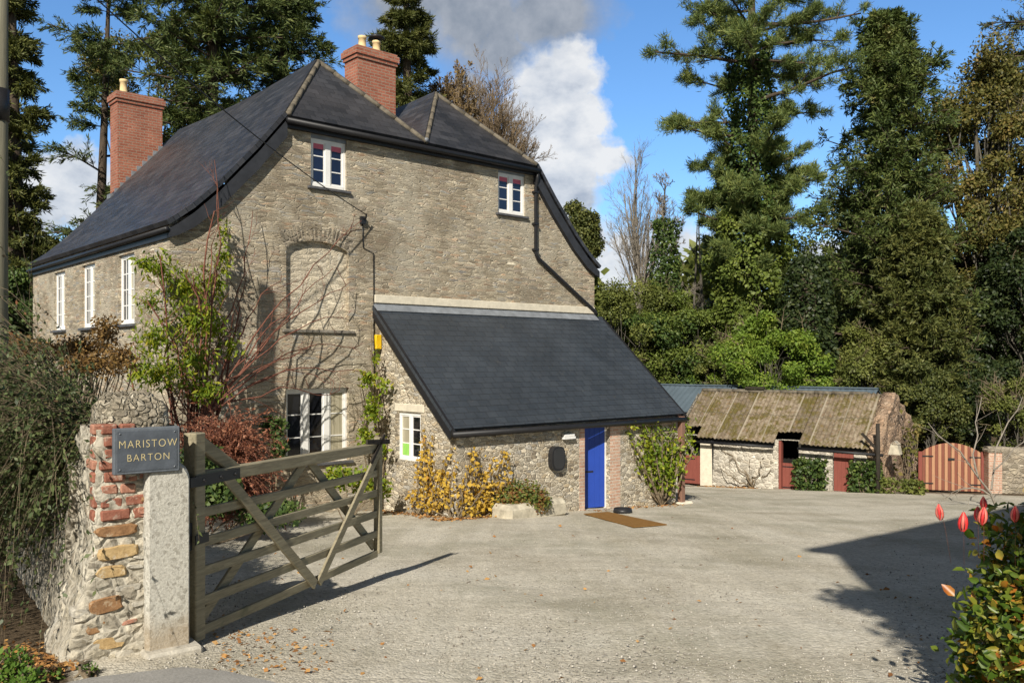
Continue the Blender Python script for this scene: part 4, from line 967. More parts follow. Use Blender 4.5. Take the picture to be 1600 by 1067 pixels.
# telegraph pole and overhead cable
pp = Vector((-6.43, 10.92, 0)); pz = float(gz(pp.x, pp.y))
e = empty('telegraph_pole', (pp.x, pp.y, pz), 0, 'tall weathered timber telegraph pole at the edge of the boundary wall', 'pole')
b = MB(); b.tube([(0, 0, -.3), (0, 0, 4), (.02, 0, 8.45)], [.135, .12, .105], 14); b.build('shaft', M['pole'], e)
b = MB(); b.tube([(.01, 0, 5.45), (.012, 0, 5.85)], .128, 14); b.build('band', M['black'], e)
b = MB(); b.box((-.02, -.35, 8.05), (.06, .35, 8.15)); b.build('cross_arm', M['pole'], e)
def cable(name, A, B, sagd, r, label):
    A = Vector(A); B = Vector(B); pts = []
    for k in range(25):
        t = k/24; p = A.lerp(B, t); p.z -= sagd*4*t*(1-t); pts.append(p-A)
    o = empty(name, A, 0, label, 'cable'); b = MB(); b.tube(pts, r, 5); b.build('wire', M['black'], o)
cable('overhead_cable', (pp.x+.05, pp.y, pz+8.1), HP(4.1, -.18, 3.08), .25, .011, 'thin black overhead cable running from the telegraph pole to the gable wall')
# neighbouring house behind the camera: its gable throws the shadow on the yard
def neighbour():
    tip = G(1257, 858); L = 17.5; c = tip+Vector((TS.x, TS.y, 0))*L+Vector((0, 0, L*math.tan(EL)))
    zb = float(gz(c.x, c.y)); H = c.z-zb
    e = empty('neighbour_house', (c.x, c.y, zb), PI/4, 'tall rendered house with a low hipped roof standing behind the viewpoint', 'house')
    b = MB(); b.box((.25, -8.75, -1), (12.75, -.25, H-.05)); b.build('wall', M['mortar'], e)
    b = MB(); b.poly([(0, -9, H), (13, -9, H), (8.5, -4.5, H+1.3), (4.5, -4.5, H+1.3)]); b.poly([(13, 0, H), (0, 0, H), (4.5, -4.5, H+1.3), (8.5, -4.5, H+1.3)]); b.poly([(0, 0, H), (0, -9, H), (4.5, -4.5, H+1.3)]); b.poly([(13, -9, H), (13, 0, H), (8.5, -4.5, H+1.3)])
    b.box((0, -9, H-.2), (13, 0, H-.01)); b.build('roof', M['slate'], e)
    for z in (1.0, 4.2):
        for x in (2.0, 6.0, 10.0): window(e, (x, -8.75, z), 0, 1.2, 1.5, 2, 2, ('glass',), y=-.07)
neighbour()
# ------------------------------------------------------------------ foliage colours
M['fir'] = m_leaf('fir_needles', [(0, (0.035, 0.057, 0.021)), (.5, (0.085, 0.120, 0.035)), (1, (0.175, 0.194, 0.053))], .35, trans=.18, cs=.35)
M['fir_olive'] = m_leaf('olive_needles', [(0, (0.040, 0.055, 0.017)), (.5, (0.101, 0.117, 0.030)), (1, (0.198, 0.191, 0.053))], .35, trans=.18, cs=.35)
M['pine'] = m_leaf('blue_green_pine_needles', [(0, (0.053, 0.092, 0.031)), (.5, (0.134, 0.182, 0.052)), (1, (0.280, 0.301, 0.083))], .3, trans=.2, cs=.4)
M['yew'] = m_leaf('brown_green_sprays', [(0, (0.022, 0.038, 0.012)), (.4, (0.074, 0.108, 0.028)), (.75, (0.135, 0.162, 0.042)), (1, (0.200, 0.168, 0.060))], .55, trans=.15, cs=.8)
M['autumn'] = m_leaf('olive_autumn_leaves', [(0, (0.045, 0.054, 0.014)), (.45, (0.117, 0.117, 0.028)), (.8, (0.203, 0.162, 0.045)), (1, (0.300, 0.180, 0.063))], .4, trans=.22, cs=.4)
M['deep'] = m_leaf('deep_and_shaded_leaves', [(0, (.012, .022, .008)), (.5, (.028, .046, .013)), (1, (.07, .085, .026))], .35, rough=.5, trans=.12, cs=.8)  # dark leaves; for the right-edge tree, shade is put into the colour
M['russet'] = m_leaf('thin_russet_leaves', [(0, (.13, .085, .03)), (.5, (.22, .15, .055)), (1, (.30, .21, .09))], .3, trans=.2)
M['ivy'] = m_leaf('ivy_leaves', [(0, (0.020, 0.042, 0.012)), (.5, (0.058, 0.099, 0.021)), (1, (0.145, 0.184, 0.042))], .3, rough=.55, trans=.15, cs=.9, spec=.3)
M['ivy_olive'] = m_leaf('yellowing_ivy', [(0, (0.040, 0.066, 0.013)), (.5, (0.114, 0.155, 0.026)), (1, (0.239, 0.271, 0.058))], .6, rough=.55, trans=.18, cs=1.2, spec=.3)
M['bright'] = m_leaf('bright_green_leaves', [(0, (0.069, 0.123, 0.017)), (.5, (0.166, 0.255, 0.034)), (1, (0.332, 0.378, 0.064))], .6, trans=.3, cs=1.2)
M['olive'] = m_leaf('olive_shrub_leaves', [(0, (0.055, 0.076, 0.018)), (.5, (0.138, 0.161, 0.036)), (1, (0.260, 0.265, 0.068))], .6, trans=.22, cs=1.0)
M['vinegreen'] = m_leaf('yellow_green_leaves', [(0, (0.079, 0.138, 0.013)), (.5, (0.198, 0.276, 0.024)), (.85, (0.356, 0.373, 0.033)), (1, (0.475, 0.373, 0.033))], .25, trans=.35, cs=2)
M['yellowleaf'] = m_leaf('golden_leaves', [(0, (.20, .13, .03)), (.3, (.50, .32, .045)), (.75, (.66, .46, .075)), (1, (.40, .17, .04))], .2, trans=.3, cs=2)
M['coton'] = m_leaf('small_grey_green_leaves', [(0, (.026, .042, .014)), (.5, (.070, .098, .034)), (.86, (.14, .165, .062)), (.93, (.18, .085, .03)), (1, (.20, .05, .025))], .3, rough=.5, trans=.12, cs=1.6)
M['coton_tan'] = m_leaf('tan_dry_leaves', [(0, (.10, .055, .02)), (.5, (.20, .115, .035)), (1, (.30, .19, .06))], .2, trans=.15)
M['redbrush'] = m_leaf('red_brown_leaves', [(0, (0.149, 0.052, 0.031)), (.5, (0.297, 0.116, 0.063)), (.9, (0.446, 0.217, 0.126)), (1, (0.216, 0.203, 0.056))], .2, trans=.2)
M['trough'] = m_leaf('green_and_red_leaves', [(0, (.05, .085, .018)), (.45, (.12, .16, .03)), (.62, (.20, .13, .035)), (1, (.24, .055, .03))], .55, trans=.2, cs=4)
M['glossy'] = m_leaf('glossy_bush_leaves', [(0, (.022, .055, .008)), (.35, (.070, .125, .014)), (.62, (.17, .20, .026)), (.78, (.32, .24, .035)), (.90, (.40, .14, .022)), (1, (.22, .045, .015))], .3, rough=.38, trans=.25, cs=5, spec=.4)
M['weed'] = m_leaf('weed_leaves', [(0, (.05, .12, .015)), (1, (.16, .26, .04))], .2, trans=.3)
M['litter'] = m_leaf('fallen_leaf_litter', [(0, (.16, .07, .025)), (.4, (.34, .16, .05)), (.75, (.48, .27, .09)), (1, (.26, .19, .11))], .0, rough=.8, trans=0)
M['flower_pale'] = m_plain('pale_red_flower', (.66, .16, .12), .5, .4, .25, 40)
M['flower'] = m_plain('red_flower', (.62, .035, .035), .45, .4, .25, 40)
# ------------------------------------------------------------------ tree builders
def base_at(px, d):
    x = (px-800)/F*d; return np.array([x, d, float(gz(x, d))])
def zpx(py, d): return (HZ-py)/F*d
def tree_root(name, label, b, cat='tree', group=None):
    return empty(name, tuple(b), 0, label, cat, group)
def trunk_poly(H, r, lean=.02, K=9, r1=.12):
    t = np.linspace(0, 1, K); P = np.zeros((1, K, 3)); ph = rng.uniform(0, 6)
    P[0, :, 0] = lean*H*(np.sin(t*3+ph)-math.sin(ph))*.6; P[0, :, 1] = lean*H*(np.cos(t*2.4+ph)-math.cos(ph))*.4; P[0, :, 2] = H*t; P[0, 0, 2] = -.4
    return P, (r*(1-t)+r1*r*t)[None]
def conifer(name, label, px, d, top, half, clear=.1, nb=120, ns=16, nl=9, m='fir', up=.10, droop=-.035, prof=None, ll=.42, lw=.13, lean=.01, bark='pine_bark', flat=.45, cone=.85, sd=1.0, irr=.35, group=None, tr=None, dens=1.0):
    nb = int(nb*1.3*dens); ns = int(ns*1.3)
    b = base_at(px, d); H = zpx(top, d)-b[2]; R = half/F*d
    e = tree_root(name, label, b, group=group)
    TP, TR = trunk_poly(H, tr or .030*H*.6+.1, lean)
    h = clear+(1-clear)*np.sort(rng.uniform(0, 1, nb))**.9
    az = (np.arange(nb)*2.399+rng.uniform(-.5, .5, nb))
    pf = (prof(h) if prof else (1-(h-clear)/(1-clear))**cone+.05)
    L = R*pf*(1-irr+irr*1.25*rng.uniform(0, 1, nb)); L = np.maximum(L, .35)
    P0, _ = along(TP, h[None]); P0 = P0[0]
    D0 = np.stack([np.cos(az), np.sin(az), up+.30*(h-.5)+rng.normal(size=nb)*.08], 1)
    BPt, BR = grow(P0, D0, L, np.maximum(.018, .020*L), 6, .06, droop)
    p, dd, l, r = spawn(BPt, BR, L, ns, .06+.12*(dens < .9), .95, .38, .4, taperlen=.5)
    dd[:, 2] = dd[:, 2]*flat-.06; SP, SR = grow(p, dd, np.maximum(l, .3), np.maximum(r, .008), 3, .10, -.03)
    ll *= .62; lw *= .38; nl = int(nl*3.4*dens)
    q, qd = along(SP, rng.uniform(.05, 1.0, (len(SP), nl)))
    q = q.reshape(-1, 3)+rng.normal(size=(len(SP)*nl, 3))*.05; qd = unit(qd.reshape(-1, 3)+rng.normal(size=q.shape)*np.array([.55, .55, .42])*sd)
    s = rng.uniform(.6, 1.2, len(q))
    leaf_mesh('crown', q, qd, ll*s, lw*s, M[m], e, .1)
    V, Q = join_tubes([(TP, TR, 10), (BPt, BR, 4), (SP, SR, 3)]); np_mesh('trunk', V, Q, M[bark], e, smooth=True)
    return e
def pine(name, label, px, d, top, half, clear, nb, m='pine', prof=None, ns=7, nt=16, ll=.42, lw=.075, lean=.012, tr=.5, group=None):
    b = base_at(px, d); H = zpx(top, d)-b[2]; R = half/F*d
    e = tree_root(name, label, b, group=group)
    TP, TR = trunk_poly(H, tr, lean)
    h = clear+(1-clear)*np.sort(rng.uniform(0, 1, nb)); az = np.arange(nb)*2.399+rng.uniform(-.6, .6, nb)
    L = R*prof(h)*rng.uniform(.55, 1.1, nb)
    P0 = along(TP, h[None])[0][0]
    D0 = np.stack([np.cos(az), np.sin(az), rng.normal(.05, .12, nb)], 1)
    BPt, BR = grow(P0, D0, L, np.maximum(.03, .022*L), 6, .09, .035)
    p, dd, l, r = spawn(BPt, BR, L, ns, .22, .75, .32, .45, taperlen=.4); dd[:, 2] = dd[:, 2]*.5+.12
    SP, SR = grow(p, dd, np.maximum(l, .4), np.maximum(r, .012), 3, .12, .06)
    tc, td = along(SP, rng.uniform(.35, 1.0, (len(SP), 5)))
    tc = tc.reshape(-1, 3); td = td.reshape(-1, 3)
    q = np.repeat(tc, nt, 0)+rng.normal(size=(len(tc)*nt, 3))*.09; qd = unit(np.repeat(td, nt, 0)*.5+rng.normal(size=q.shape)*.75+np.array([0, 0, .35]))
    s = rng.uniform(.6, 1.15, len(q)); leaf_mesh('crown', q, qd, ll*s, lw*s, M[m], e, .05)
    V, Q = join_tubes([(TP, TR, 12), (BPt, BR, 5), (SP, SR, 3)]); np_mesh('trunk', V, Q, M['pine_bark'], e, smooth=True)
    return e, TP
def ivy_sleeve(name, e, z0, z1, rad, n, m='ivy', size=.2, cx=0, cy=0, lob=.35):
    size *= .72; n = int(n*1.9)
    z = rng.uniform(z0, z1, n); t = rng.uniform(0, 2*PI, n)
    ph = rng.uniform(0, 6, 4)
    rr = rad(z)*(1+lob*(.5*np.sin(3*t+z*1.1+ph[0])+.5*np.sin(5*t-z*1.9+ph[1]))+.5*lob*np.sin(z*2.7+ph[2]+2*t))*rng.uniform(.78, 1.06, n)
    N0 = np.stack([np.cos(t), np.sin(t), np.full(n, .25)], 1)
    P = np.stack([cx+rr*np.cos(t), cy+rr*np.sin(t), z], 1)
    D = unit(N0*.5+rng.normal(size=(n, 3))*.6+np.array([0, 0, -.45])); s = rng.uniform(.6, 1.25, n)
    return leaf_mesh(name, P, D, size*s, size*.72*s, M[m], e, .12, N0)
def clump_points(cs, rs, n, shell=.55):
    cs = np.asarray(cs, float); rs = np.asarray(rs, float)
    if rs.ndim == 1: rs = np.repeat(rs[:, None], 3, 1)
    k = np.repeat(np.arange(len(cs)), n)
    u = rdir(len(k)); rad = (shell+(1-shell)*rng.uniform(0, 1, len(k)))
    return cs[k]+u*rs[k]*rad[:, None], u
def broad(name, label, px, d, top, half, bottom=None, nclump=40, nleaf=420, m='autumn', size=.20, cr=.24, bark='grey_bark', cat='tree', shape=None, trunk_r=.28, group=None, depth=None, stems=1, twigs=0, asp=.62, bare=0):
    """broadleaf tree or shrub: limbs that carry many uneven leaf clumps"""
    size *= .80; nleaf = int(nleaf*1.7)
    b = base_at(px, d); H = zpx(top, d)-b[2]; R = half/F*d; zb = 0 if bottom is None else max(.1, zpx(bottom, d)-b[2]); dp = depth or R*.8
    e = tree_root(name, label, b, cat, group)
    u = rdir(nclump)*rng.uniform(.35, 1.0, (nclump, 1))**.6
    f = u[:, 2]*.5+.5; wz = shape(f) if shape else np.sqrt(np.maximum(.05, 1-(2*f-1)**2*.7))
    C = np.stack([u[:, 0]*R*wz, u[:, 1]*dp*wz, zb+(H-zb)*f], 1)
    r = cr*min(R*1.6, (H-zb)*.6)*rng.uniform(.55, 1.25, nclump)
    C[:, 2] = np.minimum(C[:, 2], H-r*.6)
    RS = np.stack([r, r, r*.72], 1)
    P, N0 = clump_points(C, RS, nleaf, .45)
    P += rng.normal(size=P.shape)*.06*r.mean()
    D = unit(rng.normal(size=P.shape)+N0*.5+np.array([0, 0, -.25])); s = rng.uniform(.55, 1.25, len(P))
    leaf_mesh('crown', P, D, size*s, size*asp*s, M[m], e, .15, N0+np.array([0, 0, .35]))
    bt = []
    for k in range(stems):
        o = np.array([rng.normal()*.25*R*(stems > 1), rng.normal()*.25*dp*(stems > 1), 0])
        TP, TR = trunk_poly(H*.8, trunk_r/(1 if stems == 1 else 1.6), .03); TP = TP+o; bt.append((TP, TR, 8))
        sel = C[k::stems]
        zt = np.clip(sel[:, 2]/H*.62, .08, .95); P0 = along(TP, zt[None])[0][0]; T = np.linspace(0, 1, 6)[None, :, None]
        Lm = P0[:, None]*(1-T)+sel[:, None]*T; Lm[:, 1:-1] += rng.normal(size=(len(sel), 4, 3))*.06*R; Lm[:, :, 2] += (np.sin(T[..., 0]*PI)*.05*R)
        bt.append((Lm, np.repeat(np.linspace(.24, .07, 6)[None]*trunk_r, len(sel), 0), 4))
    V, Q = join_tubes(bt); np_mesh('trunk' if cat == 'tree' else 'stem', V, Q, M[bark], e, smooth=True)
    if bare:
        k = rng.integers(0, nclump, bare); P0 = C[k]; D0 = unit(u[k]+np.array([0, 0, .5])+rng.normal(size=(bare, 3))*.4)
        A, AR = grow(P0, D0, rng.uniform(.5, 1.1, bare)*R*.6, np.full(bare, .022), 6, .13, .02); p, q, l, rr = spawn(A, AR, np.full(bare, R*.5), 5, .3, .7, .5, .6); B, BR2 = grow(p, q, l, np.maximum(rr, .009), 4, .12)
        V, Q = join_tubes([(A, AR, 4), (B, BR2, 3)]); np_mesh('dry_sprays', V, Q, M['dry_twig'], e, smooth=True)
    return e
def bare(name, label, px, d, top, half, bark='pale_twig', n1=16, n2=8, n3=7, n4=5, clear=.35, tr=.16, wig=.12, tw=.012, m=None, leafn=1, ls=.12, cat='tree', group=None, stems=1, up=.03, ang=.75, dome=0, bl=1.0):
    b = base_at(px, d); H = zpx(top, d)-b[2]; R = half/F*d
    e = tree_root(name, label, b, cat, group)
    TPs = []; TRs = []
    for k in range(stems):
        TP, TR = trunk_poly(H*.92, tr, .03, r1=.2)
        if stems > 1:
            ox = ((k+.5)/stems*2-1)*.75+rng.uniform(-.1, .1); TP[0, :, 0] += ox*R*np.linspace(.05, 1, 9)**1.3; TP[0, :, 1] += rng.uniform(-1, 1)*R*.6*np.linspace(.05, 1, 9)
            if dome: TP[0, :, 2] *= 1-dome*ox*ox
        TPs.append(TP); TRs.append(TR)
    TP = np.concatenate(TPs); TR = np.concatenate(TRs); LL = np.full(len(TP), H)
    p, q, l, r = spawn(TP, TR, LL, n1, clear, ang, 1, .5, taperlen=.0)
    l = bl*R*rng.uniform(.6, 1.15, len(l))*np.sqrt(np.clip(1.15-(p[:, 2]/H), .1, 1)); q[:, 2] = np.abs(q[:, 2])*.8+.15
    A, AR = grow(p, q, l, np.maximum(r, tw*2.2), 6, wig, up)
    p, q, l2, r = spawn(A, AR, l, n2, .2, .65, .52, .55); Bp, Br = grow(p, q, l2, np.maximum(r, tw*1.5), 5, wig, up)
    p, q, l3, r = spawn(Bp, Br, l2, n3, .15, .6, .55, .6); Cp, Cr = grow(p, q, l3, np.maximum(r*.6, tw), 4, wig, up)
    bt = [(TP, TR, 9), (A, AR, 5), (Bp, Br, 3), (Cp, Cr, 3)]
    last = Cp
    if n4:
        p, q, l4, r = spawn(Cp, Cr, l3, n4, .15, .6, .6, .6); Dp, Dr = grow(p, q, l4, np.full(len(l4), tw*.8), 3, wig, up); bt.append((Dp, Dr, 3)); last = Dp
    V, Q = join_tubes(bt[:1]); np_mesh('trunk', V, Q, M['grey_bark'], e, smooth=True)
    V, Q = join_tubes(bt[1:]); np_mesh('crown', V, Q, M[bark], e, smooth=True)
    if m:
        q_, qd = along(last, rng.uniform(.2, 1, (len(last), leafn))); q_ = q_.reshape(-1, 3); s = rng.uniform(.6, 1.2, len(q_))
        leaf_mesh('leaves', q_, qd.reshape(-1, 3)+rng.normal(size=q_.shape)*.8, ls*s, ls*.6*s, M[m], e)
    return e, TP, H
def dome_tree(name, label, px, d, top, half, hub, bark='brown_twig', n=26, sub_=(9, 8, 5), tw=.012, m=None, spread=1.0, ls=.08, lr=.42):
    b = base_at(px, d); H = zpx(top, d)-b[2]; R = half/F*d; zh = zpx(hub, d)-b[2]; e = tree_root(name, label, b)
    TP, TR = trunk_poly(zh+.2, .26, .01, r1=.6); V, Q = join_tubes([(TP, TR, 9)]); np_mesh('trunk', V, Q, M['grey_bark'], e, smooth=True)
    az = np.arange(n)*2.399; sp = np.sqrt((np.arange(n)+.5)/n)
    tgt = np.stack([np.cos(az)*sp*R*spread, np.sin(az)*sp*R*spread, (H-zh)*(1-.55*sp**2.2)*rng.uniform(.85, 1.0, n)], 1)
    P0 = TP[0, -1]-np.array([0, 0, 1])*rng.uniform(0, .25*(H-zh), (n, 1)); L = np.linalg.norm(tgt, axis=1)*.86
    A, AR = grow(P0, tgt+np.array([0, 0, -.3]), L, np.full(n, .075), 8, .07, .05); bt = [(A, AR, 5)]; ln = L; PP, RR = A, AR
    for k, nn in enumerate(sub_):
        p, q, ln, r = spawn(PP, RR, ln, nn, .22 if k == 0 else .12, .55, lr+.06*k, .5, taperlen=.45); q[:, 2] += .22; PP, RR = grow(p, q, ln, np.maximum(r*.8, tw*(1.4-.25*k)), 4, .10, .05); bt.append((PP, RR, 3))
    V, Q = join_tubes(bt); np_mesh('crown', V, Q, M[bark], e, smooth=True)
    if m: q_, qd = along(PP, rng.uniform(.2, 1, (len(PP), 1))); q_ = q_.reshape(-1, 3); s = rng.uniform(.6, 1.2, len(q_)); leaf_mesh('leaves', q_, qd.reshape(-1, 3)+rng.normal(size=q_.shape)*.8, ls*s, ls*.5*s, M[m], e)
    return e
# ------------------------------------------------------------------ trees behind the house
conifer('conifer_tree', 'dark yellow-green conifer at the left edge, just behind the telegraph pole', 30, 31, -150, 56, .05, 120, 14, 9, m='fir_olive', cone=.35, ll=.36, lw=.13)
conifer('conifer_tree', 'tall open conifer with a bare trunk showing, left of the far brick chimney', 150, 39, -90, 112, .30, 46, 15, 11, m='fir', cone=.35, irr=.6, lean=.02, up=.16, droop=-.05, tr=.36, dens=.86)
conifer('conifer_tree', 'broad dark conifer with layered boughs above the long roof slope', 340, 37, -190, 165, .15, 130, 16, 10, m='fir', cone=.45, irr=.55, ll=.48, lw=.15, dens=.9, droop=-.05)
conifer('conifer_tree', 'thick dark conifer behind the front roof peak', 452, 40, -170, 125, .12, 140, 16, 10, m='fir', cone=.5, irr=.4)
conifer('conifer_tree', 'pointed green conifer directly behind the two-pot chimney', 640, 43, -120, 140, .10, 120, 16, 10, m='fir_olive', cone=.85, irr=.45, ll=.48)
dome_tree('bare_tree', 'russet twiggy tree beside the pointed conifer, above the roof valley', 702, 44, 85, 52, 220, 'brown_twig', 18, (8, 7, 5), m='russet', ls=.15)
dome_tree('bare_tree', 'rounded bare brown twiggy tree above the right roof peak', 752, 46, 96, 100, 330, 'brown_twig', 58, (11, 8, 5), m='russet', ls=.06, spread=1.05, tw=.010)
broad('small_tree', 'small olive tree top showing beyond the right roof verge', 904, 46, 306, 34, 470, 44, 330, m='fir_olive', size=.2, cr=.34)
broad('oak_tree', 'brownish green broadleaf tree seen between the conifers left of the house peak', 232, 46, 42, 95, 260, 26, 380, m='autumn', size=.22)
# ------------------------------------------------------------------ trees beyond the yard, right
dome_tree('bare_tree', 'pale leafless birch beside the cloud, right of the house', 998, 47, 200, 66, 440, 'pale_twig', 17, (8, 6, 5), tw=.0065)
e, TP, H = bare('ivy_clad_tree', 'bare tree with its leaning trunk wrapped in dark ivy, left of the tall pine', 1040, 44, 250, 75, 'pale_twig', 18, 8, 6, 5, .45, tr=.18, tw=.011)
ivy_sleeve('ivy', e, .2, H*.80, lambda z: 1.0-.04*z, 5200, 'ivy', .24)
for k, (px, top) in enumerate(((1078, 320), (1102, 300), (1118, 330), (1140, 345))):
    bare('bare_tree', ['thin bare trunk nearest the ivy-clad leaning tree', 'second thin bare trunk from the ivy-clad leaning tree', 'third thin bare trunk from the ivy-clad leaning tree', 'thin bare trunk nearest the tall pine'][k], px, 52+k, top, 30, 'grey_bark', 10, 5, 4, 0, .45, tr=.15, tw=.013, group='thin bare trunks between the pines')
e, TP = pine('pine_tree', 'tallest pine with spreading blue-green boughs and an ivy-wrapped trunk', 1172, 42, -230, 165,   .30, 104, prof=lambda h: .54+.50*np.exp(-((h-.70)/.22)**2), ns=11, nt=42, ll=.32, lw=.034)
H = 27
ivy_sleeve('ivy', e, .3, 12.6, lambda z: 1.75-.045*z+.45*np.sin(z*.8), 15000, 'ivy_olive', .26, lob=.30)
ivy_sleeve('ivy', e, 11.5, 20.5, lambda z: 1.30-.05*(z-11.5), 6000, 'ivy', .26, lob=.25)
e = empty('ivy_stump', tuple(base_at(1262, 37.6)), 0, 'dead trunk smothered in dark ivy, rounded on top, right of the tall pine', 'tree')
b = MB(); b.tube([(0, 0, -.3), (.05, 0, 4), (0, 0, 8.9)], [.5, .42, .3], 10); b.build('trunk', M['pine_bark'], e)
ivy_sleeve('ivy', e, .3, 9.4, lambda z: 1.0*np.sqrt(np.clip((9.7-z)/1.6, .02, 1)), 6000, 'deep', .24, lob=.16)
conifer('yew_tree', 'dense brown-green yew with a pointed top, right of the tall pine', 1396, 41, 30, 140, .04, 200, 16, 9, m='yew', cone=.42, ll=.42, lw=.17, flat=.9, sd=1.5, irr=.62, up=.3, tr=.45)
conifer('yew_tree', 'lower yellow-green yew crown in front of the taller brown-green yew', 1430, 38, 330, 95, .04, 150, 15, 9, m='fir_olive', cone=.45, ll=.40, lw=.17, flat=.9, sd=1.5, up=.3)
broad('broadleaf_tree', 'large olive and russet broadleaf tree on the right, beside the yew', 1535, 44, 48, 118, 620, 140, 460, m='autumn', size=.22, cr=.17, trunk_r=.4, bare=40)
conifer('conifer_tree', 'dark conifer with long boughs at the upper right corner', 1635, 50, -190, 150, .3, 110, 15, 9, m='fir_olive', cone=.4, irr=.5)
broad('broadleaf_tree', 'dark leafy tree at the right edge above the garden wall', 1610, 40, 330, 110, 640, 44, 480, m='deep', size=.22, cr=.2, bare=20)
broad('broadleaf_tree', 'dark tree standing behind the yew and the ivy stump', 1330, 52, 300, 110, 640, 40, 420, m='olive', size=.25)
# ------------------------------------------------------------------ shrubs beyond the yard
SH = 'shrubs beyond the barn'
broad('shrub', 'olive shrub just clear of the porch roof edge, under the bare birch', 985, 43, 425, 72, 640, 36, 420, m='olive', size=.17, cat='shrub', stems=4, trunk_r=.1, bare=30)
broad('shrub', 'dark olive shrub under the ivy-clad leaning tree', 1062, 43, 455, 66, 640, 36, 420, m='ivy_olive', size=.17, cat='shrub', stems=4, trunk_r=.1, bare=16)
broad('shrub', 'dark shrub low behind the ridge of the blue-grey shed', 1010, 44, 480, 130, 650, 40, 380, m='ivy', size=.2, cat='shrub', stems=3, trunk_r=.1)
broad('shrub', 'bright yellow-green bush peeping over the shed roof, left of the dry brambles', 1100, 42, 572, 42, 640, 20, 380, m='bright', size=.13, cat='shrub', stems=4, trunk_r=.06)
broad('shrub', 'bright green bush below the pine trunk, above the barn ridge', 1215, 37.3, 488, 92, 640, 46, 420, m='bright', size=.16, cat='shrub', stems=5, trunk_r=.09, bare=26)
broad('shrub', 'tangled olive bush with dry stems left of the bright green bush', 1150, 41, 520, 56, 640, 26, 360, m='olive', size=.14, cat='shrub', stems=5, trunk_r=.06, bare=46)
broad('shrub', 'olive bush with arching dry stems above the right end of the barn', 1330, 38, 510, 66, 650, 32, 400, m='olive', size=.15, cat='shrub', stems=5, trunk_r=.07, bare=50)
broad('shrub', 'green shrub spilling down beside the rough gable wall', 1448, 35, 560, 50, 700, 30, 420, m='fir_olive', size=.15, cat='shrub', stems=5, trunk_r=.07)
broad('shrub', 'dark shrub filling the gap over the slatted gate', 1500, 38, 540, 80, 690, 36, 420, m='deep', size=.17, cat='shrub', stems=4, trunk_r=.08, bare=18)
broad('shrub', 'dull olive shrub behind the garden wall with many dry branches', 1585, 35, 590, 70, 700, 26, 330, m='olive', size=.14, cat='shrub', stems=5, trunk_r=.07, bare=60)
broad('shrub', 'dark shrubbery at the foot of the tall pine', 1185, 47, 430, 130, 650, 46, 420, m='deep', size=.22, cat='shrub', stems=4, trunk_r=.1)
broad('shrub', 'dark shrub at the far left end of the house', 20, 27, 420, 52, 560, 34, 420, m='ivy', size=.16, cat='shrub', stems=4, trunk_r=.1)
broad('shrub', 'mid green shrub behind the left edge conifer', 60, 34, 330, 52, 560, 28, 400, m='fir_olive', size=.2, cat='shrub', stems=3, trunk_r=.1)
def woodland():
    n = 60000; x = rng.uniform(-4, 62, n); y = rng.uniform(60, 72, n)+.05*x; top = 6.5+2.2*np.sin(x*.55)+1.2*np.sin(x*1.3+1)-.05*x
    z = -5+(top+5)*rng.uniform(0, 1, n)**.8; P = np.stack([x, y, z], 1)
    D = rdir(n)+np.array([0, 0, -.2]); s = rng.uniform(.6, 1.3, n); o = leaf_mesh('woodland', P, D, .75*s, .5*s, M['olive'])
    props(o, 'distant dull green woodland showing through the gaps between the trees', 'woodland', kind='stuff')
    n = 16000; x = rng.uniform(-48, -6, n); y = rng.uniform(58, 66, n); z = -5+(7.5+1.5*np.sin(x*.4))*rng.uniform(0, 1, n); s = rng.uniform(.6, 1.3, n)
    o = leaf_mesh('woodland', np.stack([x, y, z], 1), rdir(n), .75*s, .5*s, M['olive']); props(o, 'distant woodland low behind the house at the left', 'woodland', kind='stuff')
woodland()
# ------------------------------------------------------------------ plants on and by the house
def wall_d(px): return 1.509*16/(1.117-(px-800)/F)
def px_blobs(lst, n, shell=.3):
    """ellipsoids given where they stand: pixel, pixel radii, depth, depth radius, weight"""
    Ps = []; Ns = []
    for (px, py, rx, ry, d, rd, wt) in lst:
        k = int(n*wt); u = rdir(k)*(shell+(1-shell)*rng.uniform(0, 1, (k, 1)))
        c = np.array([(px-800)/F*d, d, (HZ-py)/F*d]); Ps.append(c+u*np.array([rx/F*d, rd, ry/F*d])); Ns.append(u)
    return np.concatenate(Ps), np.concatenate(Ns)
def stems_to(root, tips, r0, r1, K=9, arch=.3, wig=.03):
    tips = np.asarray(tips, float); N = len(tips); T = np.linspace(0, 1, K)[None, :, None]
    root = np.asarray(root, float); root = np.broadcast_to(root, (N, 3))
    P = root[:, None]*(1-T)+tips[:, None]*T; L = np.linalg.norm(tips-root, axis=1)
    P[..., 2] += np.sin(T[..., 0]*PI)*(arch*L)[:, None]*rng.uniform(.4, 1.3, (N, 1))
    w_ = np.cumsum(rng.normal(size=P.shape)*wig, 1)*np.sin(T*PI)**.5; P += w_
    return P, np.repeat(np.linspace(r0, r1, K)[None], N, 0)
def plant(name, label, root, cat): return empty(name, tuple(root), 0, label, cat)
def loc(A, e): return np.asarray(A)-np.array(e.location)
def pw(px, py, off): d = wall_d(px)-off; return np.array([(px-800)/F*d, d, (HZ-py)/F*d])
